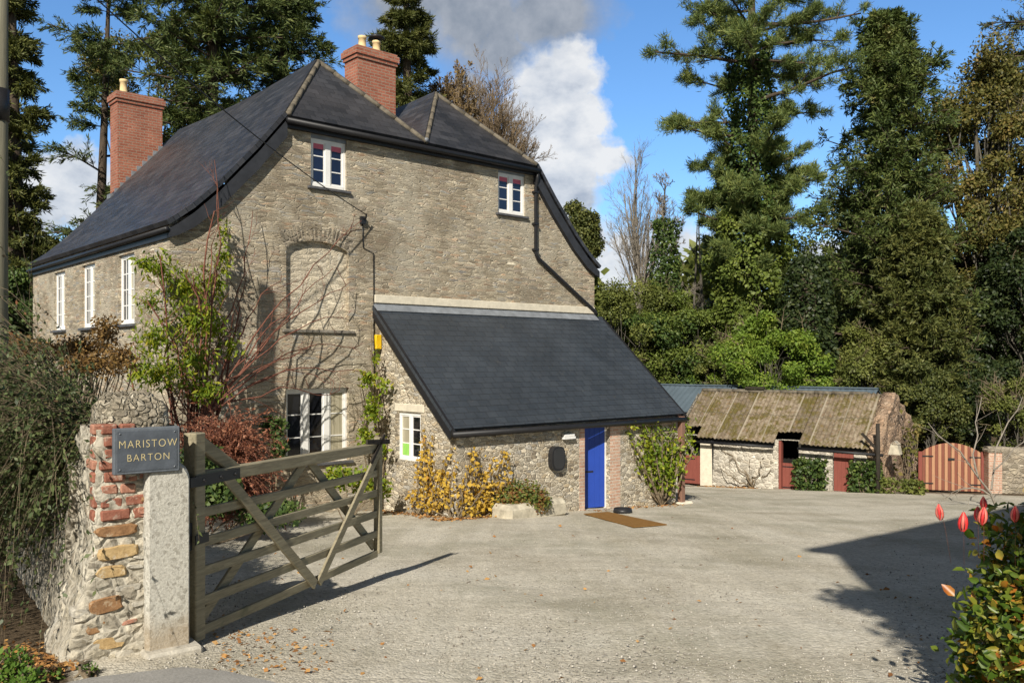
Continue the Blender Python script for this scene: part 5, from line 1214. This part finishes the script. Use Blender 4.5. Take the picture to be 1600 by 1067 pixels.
# climber with yellow-green leaves over the house corner
def climber():
    r = base_at(300, 15.0); e = plant('climbing_shrub', 'yellow-green leafy climber on red stems at the near corner of the house', r, 'climber')
    bl = [(250, 415, 26, 26, 15.6, .3, .5), (235, 470, 20, 22, 15.4, .3, .3), (290, 450, 34, 34, 15.6, .35, .8), (335, 440, 22, 40, 16.0, .3, .5), (350, 400, 14, 30, 16.1, .2, .25), (300, 500, 44, 34, 15.4, .4, 1.0),
          (240, 530, 34, 34, 15.0, .4, .8), (250, 580, 44, 28, 14.6, .4, .9), (300, 560, 40, 34, 14.9, .4, .8), (330, 510, 26, 30, 15.4, .3, .5), (360, 540, 20, 24, 15.6, .3, .2), (215, 580, 16, 26, 14.6, .3, .3), (320, 610, 34, 20, 14.6, .3, .5), (350, 360, 10, 30, 16.2, .2, .14), (225, 410, 16, 14, 15.5, .2, .2)]
    P, N0 = px_blobs([(x_, y_, rx*1.25, ry*1.2, d_+.28*(x_ > 270), r_*.8, w_) for x_, y_, rx, ry, d_, r_, w_ in bl], 520, .05); P = loc(P, e); n = len(P); s = rng.uniform(.6, 1.3, n)
    leaf_mesh('leaves', P, rng.normal(size=(n, 3))*.6+np.array([0, 0, -.7]), .115*s, .038*s, M['vinegreen'], e, .2)
    tips = [pw(250, 400, .4), pw(290, 430, .5), pw(345, 380, .4), pw(335, 330, .3), pw(230, 470, .5), pw(320, 460, .5), pw(360, 520, .5), pw(260, 540, .8), pw(215, 560, .9), pw(375, 480, .4), pw(300, 520, .7)]
    A, AR = stems_to(loc(r+np.array([0, 0, .2]), e), loc(tips, e), .035, .012, arch=.03, wig=.05)
    p, q, l, rr = spawn(A, AR, np.full(len(A), 2.2), 16, .25, .7, .35, .5); B, BR2 = grow(p, q, l, np.maximum(rr, .006), 5, .15, .02)
    V, Q = join_tubes([(A, AR, 5), (B, BR2, 3)]); np_mesh('stems', V, Q, M['red_twig'], e, smooth=True)
climber()
def red_stems():
    r = base_at(318, 15.2); e = plant('bare_rambler', 'bare arching red rambler stems in front of the gable wall and ground floor window', r, 'climber')
    tips = [pw(565, 345, .15), pw(548, 440, .2), pw(545, 500, .3), pw(560, 545, .3), pw(500, 590, .5), pw(440, 430, .3), pw(395, 330, .2), pw(340, 300, .2), pw(520, 420, .2), pw(470, 480, .4), pw(590, 590, .3), pw(480, 545, .5), pw(415, 520, .5), pw(335, 250, .3), pw(380, 400, .3), pw(530, 610, .6)]
    A, AR = stems_to(loc(r+np.array([0, 0, 1.9]), e), loc(tips, e), .019, .006, 12, .10, .05)
    p, q, l, rr = spawn(A, AR, np.full(len(A), 2.0), 4, .3, .5, .36, .6); q[:, 1] *= .4; B, BR2 = grow(p, q, l, np.maximum(rr*.7, .006), 6, .13, .03)
    p, q, l3, rr = spawn(B, BR2, l, 3, .3, .6, .5, .7); C, CR = grow(p, q, l3, np.full(len(l3), .0045), 4, .13, .02)
    base, BRs = stems_to(loc(r, e), loc(r+np.array([[.05, 0, 1.95], [-.1, .1, 1.9], [.1, .1, 1.9]]), e), .04, .026, 6, 0, .02)
    V, Q = join_tubes([(base, BRs, 6), (A, AR, 5), (B, BR2, 3), (C, CR, 3)]); np_mesh('stems', V, Q, M['red_twig'], e, smooth=True)
red_stems()
def red_brush():
    r = base_at(350, 14.0); e = plant('red_shrub', 'drooping red-brown twiggy shrub behind the near half of the field gate', r, 'shrub')
    n = 900; az = rng.uniform(0, 2*PI, n); P0 = np.stack([rng.normal(size=n)*.12, rng.normal(size=n)*.12, rng.uniform(.2, 1.5, n)], 1)
    D0 = np.stack([np.cos(az)*rng.uniform(.25, 1, n), np.sin(az)*rng.uniform(.25, 1, n), rng.uniform(.4, 1.6, n)], 1)
    A, AR = grow(P0, D0, rng.uniform(.6, 1.12, n), np.full(n, .007), 8, .10, -.26)
    q, qd = along(A, rng.uniform(.2, 1, (n, 16))); q = q.reshape(-1, 3); s = rng.uniform(.6, 1.3, len(q))
    leaf_mesh('leaves', q, qd.reshape(-1, 3)+rng.normal(size=q.shape)*.6, .065*s, .022*s, M['redbrush'], e)
    V, Q = join_tubes([(A, AR, 3)]); np_mesh('stems', V, Q, M['red_twig'], e, smooth=True)
red_brush()
def small_shrub(name, label, px, d, bl, n, m, size, asp=.6, cat='shrub', stems=8, bark='dry_twig', hang=-.2, shell=.3):
    r = base_at(px, d); e = plant(name, label, r, cat)
    P, N0 = px_blobs(bl, n, shell); P = loc(P, e); k = len(P); s = rng.uniform(.6, 1.3, k)
    leaf_mesh('leaves', P, rng.normal(size=(k, 3))+N0*.4+np.array([0, 0, hang]), size*s, size*asp*s, M[m], e, .15, N0+np.array([0, -.3, .3]))
    tips = P[rng.integers(0, k, stems)]; A, AR = stems_to([0, 0, -.05], tips, .018, .006, 8, .05, .02)
    V, Q = join_tubes([(A, AR, 4)]); np_mesh('stems', V, Q, M[bark], e, smooth=True)
    return e
small_shrub('ivy_plant', 'clump of dark ivy on the wall left of the ground floor window', 428, 16.8, [(428, 668, 20, 20, 16.9, .15, 1), (435, 700, 14, 20, 16.8, .15, .5)], 420, 'ivy', .11)
small_shrub('shrub', 'dark green shrub low behind the gate heel', 315, 12.5, [(312, 720, 34, 34, 13.0, .4, 1), (330, 770, 50, 36, 12.5, .5, 1), (420, 800, 60, 26, 13, .5, .8)], 1500, 'ivy', .08)
small_shrub('shrub', 'yellow-green leafy shrub behind the far end of the field gate', 540, 16.3, [(530, 745, 26, 20, 16.6, .3, 1), (570, 755, 22, 28, 17.0, .3, .8), (600, 760, 14, 20, 17.6, .2, .4)], 520, 'vinegreen', .09)
def corner_vine():
    r = HP(4.3, -.25, 0); r.z = float(gz(r.x, r.y)); r = np.array(r)
    e = plant('wall_vine', 'thin leafy vine climbing the wall joint left of the porch window', r, 'climber')
    P, N0 = px_blobs([(582, 640, 16, 28, 18.3, .15, 1), (575, 590, 18, 18, 18.4, .15, .5), (600, 600, 10, 14, 18.4, .1, .2), (570, 680, 16, 20, 18.2, .15, .6), (588, 560, 8, 16, 18.5, .1, .12), (600, 700, 10, 18, 18.3, .15, .2)], 300, .1)
    P = loc(P, e); k = len(P); s = rng.uniform(.6, 1.3, k); leaf_mesh('leaves', P, rng.normal(size=(k, 3))+np.array([0, 0, -.4]), .10*s, .065*s, M['vinegreen'], e, .15)
    tips = loc([pw(575, 540, .1), pw(590, 580, .1), pw(560, 590, .1), pw(600, 620, .15), pw(555, 640, .15), pw(580, 500, .08), pw(610, 660, .3), pw(572, 610, .1)], e)
    A, AR = stems_to([0, 0, 0], tips, .022, .008, 10, .0, .045); p, q, l, rr = spawn(A, AR, np.full(len(A), 1.6), 8, .2, .6, .3, .6); B, BR2 = grow(p, q, l, np.maximum(rr*.7, .005), 5, .15)
    V, Q = join_tubes([(A, AR, 5), (B, BR2, 3)]); np_mesh('stems', V, Q, M['dry_twig'], e, smooth=True)
corner_vine()
def on_front(a, z, off=.06): return np.array(HP(a, -2.65-off, z))
def on_side(t, z, off=.06): return np.array(HP(4.56-off, -t, z))
def yellow_climber():
    rp = HP(4.75, -2.9, 0); r = np.array([rp.x, rp.y, float(gz(rp.x, rp.y))])
    e = plant('yellow_climber', 'climber with golden autumn leaves on the corner of the pale porch wall', r, 'climber')
    tips = []; 
    for k in range(66):
        if k % 5 < 2: t = rng.uniform(1.45, 2.72); z = rng.uniform(-2.9, -1.30 if t < 2.1 else -1.65); tips.append(on_side(t, z, rng.uniform(.03, .09)))
        else:
            a = rng.uniform(4.5, 6.15); z = rng.uniform(-2.95, -1.62-.10*(a-4.6)); tips.append(on_front(a, z, rng.uniform(.03, .10)))
    roots = np.array([np.array(HP(4.50, -1.5-.36*(k % 4), 0)) if k % 5 < 2 else np.array(HP(4.52+.30*(k % 4), -2.76, 0)) for k in range(66)]); roots[:, 2] = [float(gz(x_, y_)) for x_, y_ in roots[:, :2]]
    A, AR = stems_to(loc(roots, e), loc(tips, e), .014, .006, 9, .0, .035)
    sel = A[:, 2:]; q, qd = along(sel, rng.uniform(.1, 1, (len(A), 26))); q = q.reshape(-1, 3)+rng.normal(size=(len(A)*26, 3))*.04; s = rng.uniform(.6, 1.35, len(q))
    e2 = np.array([-.0, -.4, 0]); leaf_mesh('leaves', q, rng.normal(size=q.shape)+np.array([.2, -.3, -.5]), .088*s, .062*s, M['yellowleaf'], e, .15, np.tile([[.25, -.8, .3]], (len(q), 1)))
    V, Q = join_tubes([(A, AR, 4)]); np_mesh('stems', V, Q, M['dry_twig'], e, smooth=True)
yellow_climber()
def green_climber():
    rp = HP(10.7, -2.85, 0); r = np.array([rp.x, rp.y, float(gz(rp.x, rp.y))])
    e = plant('green_climber', 'bright green climber fanning up the porch wall right of the blue door', r, 'climber')
    tips = [on_front(10.75+(rng.uniform(-1, 1))*(.25+1.0*(z+2.6)), z, rng.uniform(.04, .20)) for z in -1.42-1.2*rng.uniform(0, 1, 60)**1.4]
    A, AR = stems_to(loc(r, e), loc(tips, e), .028, .008, 9, .0, .05)
    q, qd = along(A[:, 3:], rng.uniform(.0, 1, (len(A), 46))); q = q.reshape(-1, 3)+rng.normal(size=(len(A)*46, 3))*.075; s = rng.uniform(.6, 1.3, len(q))
    leaf_mesh('leaves', q, rng.normal(size=q.shape)+np.array([0, -.2, -.4]), .11*s, .065*s, M['vinegreen'], e, .15)
    V, Q = join_tubes([(A, AR, 4)]); np_mesh('stems', V, Q, M['dry_twig'], e, smooth=True)
green_climber()
tr = HP(6.05, -3.07, 0)
small_shrub('clipped_shrub', 'rounded green and red leaved shrub growing in the stone trough', 812, tr.y, [(815, 776, 44, 28, tr.y-.1, .34, 1), (795, 788, 28, 18, tr.y-.2, .25, .5), (838, 784, 26, 20, tr.y-.1, .25, .5)], 2600, 'trough', .062, stems=20)
# barn plants
def barn_bush(name, label, s, w_, z0, z1, m, n, size):
    c = np.array(BP(s, -.22, z0)); e = plant(name, label, c, 'shrub'); k = n
    u = rng.uniform(-1, 1, (k, 3)); u = np.sign(u)*np.abs(u)**.75; P = np.stack([u[:, 0]*w_/2, u[:, 1]*.24, (u[:, 2]*.5+.5)*(z1-z0)], 1); P[:, 0] *= 1-.15*np.abs(u[:, 2])
    P = P @ np.array([[.8, -.6, 0], [.6, .8, 0], [0, 0, 1]]); s_ = rng.uniform(.6, 1.3, k)
    leaf_mesh('leaves', P, rng.normal(size=(k, 3))+np.array([-.2, -.4, -.4]), size*s_, size*.75*s_, M[m], e, .15)
    A, AR = stems_to([0, 0, -.1], P[rng.integers(0, k, 12)], .02, .008, 6, 0, .02); V, Q = join_tubes([(A, AR, 4)]); np_mesh('stems', V, Q, M['dry_twig'], e, smooth=True)
zb = -4.42
barn_bush('ivy_bush', 'square dark ivy bush on the barn wall between the two red doors', bs(1269), 1.02, zb, -3.22, 'ivy', 1500, .12)
barn_bush('ivy_bush', 'dark ivy bush on the barn wall beside the timber post', bs(1355), 1.0, zb, -3.20, 'ivy', 1500, .12)
barn_bush('shrub', 'dull grey-green shrub at the foot of the rough gable wall', bs(1408), 1.5, zb, -3.65, 'olive', 1500, .11)
def gable_ivy():
    c = np.array(BP(sR+.15, 2.4, -4.4)); e = plant('wall_ivy', 'brownish ivy creeping over the rough gable wall of the barn', c, 'climber'); n = 1500
    y = rng.uniform(.6, 4.6, n); z = rng.uniform(-4.4, -1.2, n); keep = (np.sin(y*2.6+z*1.7)+np.sin(z*3.1-y)+rng.normal(size=n)*.5+.5*(y-2) > .9) & (z < np.where(y < 1.9, -1.2-.76*(1.9-y), -1.2-.45*(y-1.9)))
    P = np.array([BP(sR+.16+rng.uniform(0, .22), yy, zz) for yy, zz in zip(y[keep], z[keep])]); P = loc(P, e); k = len(P); s = rng.uniform(.6, 1.3, k)
    leaf_mesh('leaves', P, rng.normal(size=(k, 3))+np.array([.3, -.4, -.5]), .15*s, .11*s, M['autumn'], e)
    A, AR = stems_to([0, 0, 0], P[rng.integers(0, k, 16)], .02, .008, 8, 0, .06); V, Q = join_tubes([(A, AR, 4)]); np_mesh('stems', V, Q, M['dry_twig'], e, smooth=True)
gable_ivy()
def barn_vine():
    s0 = bs(1178); c = np.array(BP(s0, -.05, -4.4)); e = plant('bare_vine', 'leafless twisting vine on the pale barn wall left of the half door', c, 'climber')
    tips = loc([BP(s_, -.06, z) for s_, z in ((bs(1130), -3.1), (bs(1140), -3.5), (bs(1205), -3.7), (bs(1195), -3.3), (bs(1160), -3.0), (bs(1128), -3.8), (bs(1172), -3.4))], e)
    A, AR = stems_to([0, 0, 0], tips, .025, .012, 12, .15, .06); p, q, l, rr = spawn(A, AR, np.full(len(A), 1.2), 5, .3, .7, .4, .6); B, BR2 = grow(p, q, l, np.maximum(rr*.7, .008), 5, .2)
    V, Q = join_tubes([(A, AR, 4), (B, BR2, 3)]); np_mesh('stems', V, Q, M['dry_twig'], e, smooth=True)
barn_vine()
# ------------------------------------------------------------------ trailing shrub over the boundary wall
def trailing():
    r = np.array(PC+wd*1.2+Vector((-.35, -.1, 0))); r[2] = float(gz(r[0], r[1])); e = plant('trailing_shrub', 'large trailing fine-leaved shrub hanging over the boundary wall left of the pillar', r, 'shrub')
    out = np.array([-.835, -.55, 0]); wdn = np.array(wd); n = 3800
    t = rng.uniform(.30, 4.6, n)**1.0; top = 1.40-.075*t+.12*np.minimum(t, 2)
    P0 = np.array(wp)+wdn*t[:, None]; P0[:, 2] = np.array([float(gz(a, b)) for a, b in P0[:, :2]])+top+rng.uniform(-.15, .12+.10*np.minimum(t, 2), n)
    P0 += out*rng.uniform(-.15, .35, n)[:, None]
    D0 = out*rng.uniform(.1, 1.0, n)[:, None]+wdn*rng.normal(0, .5, n)[:, None]+np.array([0, 0, 1])*rng.uniform(.1, 1.1, n)[:, None]
    hang = rng.uniform(0, 1, n) < .55; L = np.where(hang, rng.uniform(1.0, 2.9, n), rng.uniform(.5, 1.3, n))*np.where(t < .6, .6, 1)
    A, AR = grow(P0-r, D0, L, np.full(n, .0032), 10, .08, -.24)
    q, qd = along(A, rng.uniform(.06, 1, (n, 34))); q = q.reshape(-1, 3); s = rng.uniform(.6, 1.35, len(q))
    leaf_mesh('leaves', q, qd.reshape(-1, 3)*.8+rng.normal(size=q.shape)*.7, .042*s, .021*s, M['coton'], e)
    V, Q = join_tubes([(A, AR, 3)]); np_mesh('stems', V, Q, M['dry_twig'], e, smooth=True)
    # second shrub, tan
    r2 = base_at(95, 12.0); e = plant('tan_shrub', 'orange-tan dry shrub below the side windows of the house', r2, 'shrub')
    bl = [(60, 548, 50, 20, 12, .5, 1), (125, 545, 44, 24, 12.4, .5, 1), (165, 520, 22, 30, 13.2, .4, .6), (140, 570, 60, 24, 11.4, .5, .8), (30, 540, 36, 18, 12, .5, .5), (190, 560, 26, 28, 12.6, .4, .5)]
    P, N0 = px_blobs(bl, 1300, .1); P = loc(P, e); k = len(P); s = rng.uniform(.6, 1.3, k); leaf_mesh('leaves', P, rng.normal(size=(k, 3)), .062*s, .032*s, M['coton_tan'], e)
    tips = P[rng.integers(0, k, 70)]; A, AR = stems_to([0, 0, 0], tips, .02, .006, 8, .05, .03); V, Q = join_tubes([(A, AR, 4)]); np_mesh('stems', V, Q, M['dry_twig'], e, smooth=True)
trailing()
small_shrub('weed_clump', 'bright green weeds at the bottom left below the boundary wall', 20, 5.4, [(15, 1045, 34, 34, 5.3, .18, 1), (45, 1060, 22, 16, 5.1, .1, .4), (90, 1055, 8, 12, 5.5, .06, .1)], 520, 'weed', .035, .5, cat='weeds', stems=24, bark='dry_twig', hang=.4)
small_shrub('weed_clump', 'small tuft of weeds on the ground in front of the pillar base', 140, 5.5, [(140, 1046, 14, 10, 5.6, .06, 1)], 110, 'weed', .03, .4, cat='weeds', stems=8, hang=.5)
# ------------------------------------------------------------------ foreground bush with red hanging flowers
def fbush():
    r = base_at(1640, 4.25); r = np.array([2.72, 4.25, float(gz(2.72, 4.25))]); e = plant('glossy_bush', 'glossy green and orange leaved bush at the lower right corner', r, 'bush')
    n1 = 200; az = rng.uniform(0, 2*PI, n1); P0 = np.stack([rng.normal(size=n1)*.12+.15, rng.normal(size=n1)*.12, rng.uniform(-.05, .3, n1)], 1)
    D0 = np.stack([np.cos(az)*rng.uniform(.1, 1.1, n1), np.sin(az)*rng.uniform(.1, 1.0, n1), rng.uniform(.25, 1.5, n1)], 1)
    A, AR = grow(P0, D0, rng.uniform(.35, .66, n1), np.full(n1, .008), 7, .07, -.01)
    n2 = 26000; u = rdir(n2); u[:, 2] = np.abs(u[:, 2]); bx = u/((np.abs(u)**8).sum(1)**.125)[:, None]
    rad = (.62+.38*rng.uniform(0, 1, n2)**.6)*(1+.10*np.sin(u[:, 0]*9+u[:, 2]*7)+.09*np.sin(u[:, 1]*13+u[:, 2]*11)+.05*rng.normal(size=n2))
    q_ = np.stack([.32+bx[:, 0]*rad*.66, bx[:, 1]*rad*.50, np.minimum(.02+bx[:, 2]*rad*1.0, 1.12+.05*rng.normal(size=n2))], 1)
    q_[:, 2] += -.10*(rng.uniform(0, 1, n2) < .4); s = rng.uniform(.40, 1.25, n2)
    leaf_mesh('leaves', q_, u*.5+rng.normal(size=q_.shape)*.75+np.array([0, 0, .1]), .064*s, .040*s*rng.uniform(.75, 1.15, n2), M['glossy'], e, .18, u+np.array([-.05, -.35, .5]), oval=True)
    V, Q = join_tubes([(A, AR, 5)]); np_mesh('stems', V, Q, M['dry_twig'], e, smooth=True)
    for k, (px, py, d, h) in enumerate([(1468, 800, 4.25, 30), (1505, 815, 4.2, 36), (1536, 806, 4.25, 34), (1528, 803, 4.4, 28), (1586, 803, 4.2, 30), (1537, 786, 4.3, 24)]):
        c = at(px, d, py)-Vector(r); hh = .85*h/F*d; f = MB(); tilt = random.uniform(-.15, .15)
        for j in range(6):                     # six folded petals round a hanging bell
            t = 2*PI*j/6+k; rw = hh*.24; f.smooth = True; f.cur = j % 2; rows = [(-.5, .30, .30), (-.32, .85, .36), (-.08, 1.0, .42), (.18, .85, .46), (.38, .45, .5), (.5, .2, .4)]
            vs = []
            for z, rr, hw in rows:
                for aa, out in ((-hw, .80), (0, 1.15), (hw, .80)): vs.append((c.x+rw*rr*out*math.cos(t+aa)+tilt*z*hh, c.y+rw*rr*out*math.sin(t+aa), c.z+z*hh*(1-.12*(j % 2)*(z < 0))))
            f.add(vs, [(3*i+q, 3*i+q+1, 3*i+q+4, 3*i+q+3) for i in range(5) for q in (0, 1)])
        st = Vector((max(c.x+.03, .0+2.16-r[0]), c.y+.05, .92)); top = c+Vector((tilt*hh*.5, 0, hh*.5)); mid = (st+top)/2+Vector((0, 0, .035))
        fo = f.build('flower', [M['flower'], M['flower_pale']], e); sm = MB(); sm.tube([tuple(st), tuple(mid), tuple(top+Vector((0, 0, .006))), tuple(top)], .0009, 5); sm.build('stalk', M['red_twig'], fo)
fbush()
def sapling():
    r = base_at(1556, 21.5); e = plant('bare_sapling', 'thin pale leafless sapling rising behind the glossy bush', r, 'sapling'); r = np.array(r)
    ctrl = [((1556, 790), (1548, 770), (1528, 745), (1500, 705), (1465, 680), (1450, 660)), ((1550, 775), (1535, 765), (1520, 762), (1500, 764), (1490, 768), (1484, 772)), ((1549, 765), (1552, 740), (1556, 700), (1575, 660), (1590, 640), (1598, 620)),
            ((1528, 745), (1520, 710), (1528, 680), (1524, 660), (1530, 640), (1534, 620)), ((1553, 735), (1570, 720), (1585, 700), (1600, 690), (1612, 670), (1620, 660))]
    P = np.array([[np.array(at(px, 21.5+.12*i*k, py))-r for i, (px, py) in enumerate(c)] for k, c in enumerate(ctrl)])
    P0 = np.linspace(0, 1, 6)[:, None]*P[0, 0][None]
    Rr = np.array([np.linspace(.034-.004*k, .009, 6) for k in range(5)])
    p, q, l, rr = spawn(P, Rr, np.full(5, 2.2), 7, .3, .6, .35, .6); B, BR2 = grow(p, q, l, np.maximum(rr*.7, .007), 5, .1)
    V, Q = join_tubes([(P0[None], np.full((1, 6), .034), 6), (P, Rr, 5), (B, BR2, 3)]); np_mesh('stems', V, Q, M['pale_twig'], e, smooth=True)
sapling()
def tree_behind():
    b = np.array([1.55, -1.8, float(gz(1.55, -1.8))]); e = empty('small_tree', tuple(b), 0, 'small leafy tree behind the viewpoint', 'tree')
    C = np.concatenate([rng.uniform(-1, 1, (26, 3))*np.array([.75, .6, .62])+np.array([.05, .05, 6.0]), rng.uniform(-1, 1, (8, 3))*np.array([.5, .5, .3])+np.array([.9, .2, 6.15])]); P, N0 = clump_points(C, rng.uniform(.28, .45, 34), 260, .2); s = rng.uniform(.6, 1.2, len(P))
    leaf_mesh('crown', P, rdir(len(P)), .13*s, .08*s, M['autumn'], e); TP, TR = trunk_poly(5.0, .10, .02); A, AR = stems_to(TP[0, 6], C, .04, .01, 6, .05, .03)
    V, Q = join_tubes([(TP, TR, 8), (A, AR, 4)]); np_mesh('trunk', V, Q, M['grey_bark'], e, smooth=True)
tree_behind()
# ------------------------------------------------------------------ fallen leaves
def litter():
    pts = []
    def patch(n, f): 
        for _ in range(n): pts.append(f())
    g_ = lambda px, py: G(px, py)
    patch(900, lambda: HP(rng.uniform(4.0, 6.6), -2.72-abs(rng.normal())*.16, 0) if rng.uniform() < .6 else HP(4.5-abs(rng.normal())*.2, -rng.uniform(.2, 2.9), 0))
    patch(200, lambda: G(rng.uniform(330, 520), rng.uniform(985, 1060)))
    patch(130, lambda: G(rng.uniform(300, 1450), rng.uniform(800, 1066)))
    patch(1500, lambda: Vector((-2.85-abs(rng.normal())*.5, rng.uniform(4.6, 6.4), 0)))
    patch(420, lambda: BP(rng.uniform(.3, 2.4), -.1-abs(rng.normal())*.3, 0))
    patch(160, lambda: HP(rng.uniform(8.1, 11.4), -2.8-abs(rng.normal())*.2, 0))
    n = len(pts); P = np.array([(p.x, p.y, float(gz(p.x, p.y))+rng.uniform(.008, .028)) for p in pts]); az = rng.uniform(0, 2*PI, n)
    D = np.stack([np.cos(az), np.sin(az), rng.normal(size=n)*.15], 1); s = rng.uniform(.5, 1.3, n)*np.where(P[:, 1] < 9, .7, 1.1)
    o = leaf_mesh('fallen_leaves', P, D, .062*s, .040*s, M['litter'], None, .2, np.tile([[0, 0, 1.]], (n, 1))); props(o, 'orange and brown fallen leaves scattered over the gravel and along the wall foot', 'fallen leaves', kind='stuff')
litter()
def stones():
    n = 16000; px = rng.uniform(230, 1640, n); py = 800+(1090-800)*rng.uniform(0, 1, n)**.8; xr = (px-800)/F; dd = 1.5/((py-HZ)/F-.094-.008*xr); x = xr*dd; y = dd
    y = np.clip(y, 3.6, 17); z = gz(x, y); s = rng.uniform(.003, .008, n)*rng.choice([1, 1, 1, 1, 1.8], n)
    O = np.array([[1, 0, 0], [0, 1, 0], [-1, 0, 0], [0, -1, 0], [0, 0, 1], [0, 0, -.6]])[None]*(s[:, None, None]*rng.uniform(.6, 1.3, (n, 6, 1)))
    th = rng.uniform(0, 6.3, n); c, q = np.cos(th)[:, None], np.sin(th)[:, None]; V = np.stack([O[..., 0]*c-O[..., 1]*q, O[..., 0]*q+O[..., 1]*c, O[..., 2]*.8], -1)+np.stack([x, y, z+s*.35], 1)[:, None]
    f = np.array([[0, 1, 4], [1, 2, 4], [2, 3, 4], [3, 0, 4], [1, 0, 5], [2, 1, 5], [3, 2, 5], [0, 3, 5]]); Q = (np.arange(n)[:, None, None]*6+f[None]).reshape(-1, 3)
    g = NG('loose_stones'); m = g.done(g.ramp(g.rand(), [(0, (.20, .18, .15)), (.5, (.40, .37, .32)), (1, (.56, .53, .47))]), .95, .1)
    props(np_mesh('loose_gravel', V.reshape(-1, 3), Q, m), 'loose pale stones lying on the gravel yard', 'gravel', kind='stuff')
stones()

for o in list(COL.objects):
    if o.parent or not o.get('label') or o.get('kind'): continue
    n = o.name.split('.')[0]
    gname = {'conifer_tree': 'tall conifers behind the house', 'yew_tree': 'yews right of the tall pine', 'broadleaf_tree': 'broadleaf trees on the right', 'ivy_bush': 'ivy bushes on the barn wall', 'weed_clump': 'weeds at the wall foot'}.get(n)
    if n == 'shrub' and o.location.y > 26: gname = 'shrubs beyond the yard'
    if n == 'bare_tree' and not o.get('group'): gname = 'bare twiggy trees'
    if gname and not o.get('group'): o['group'] = gname
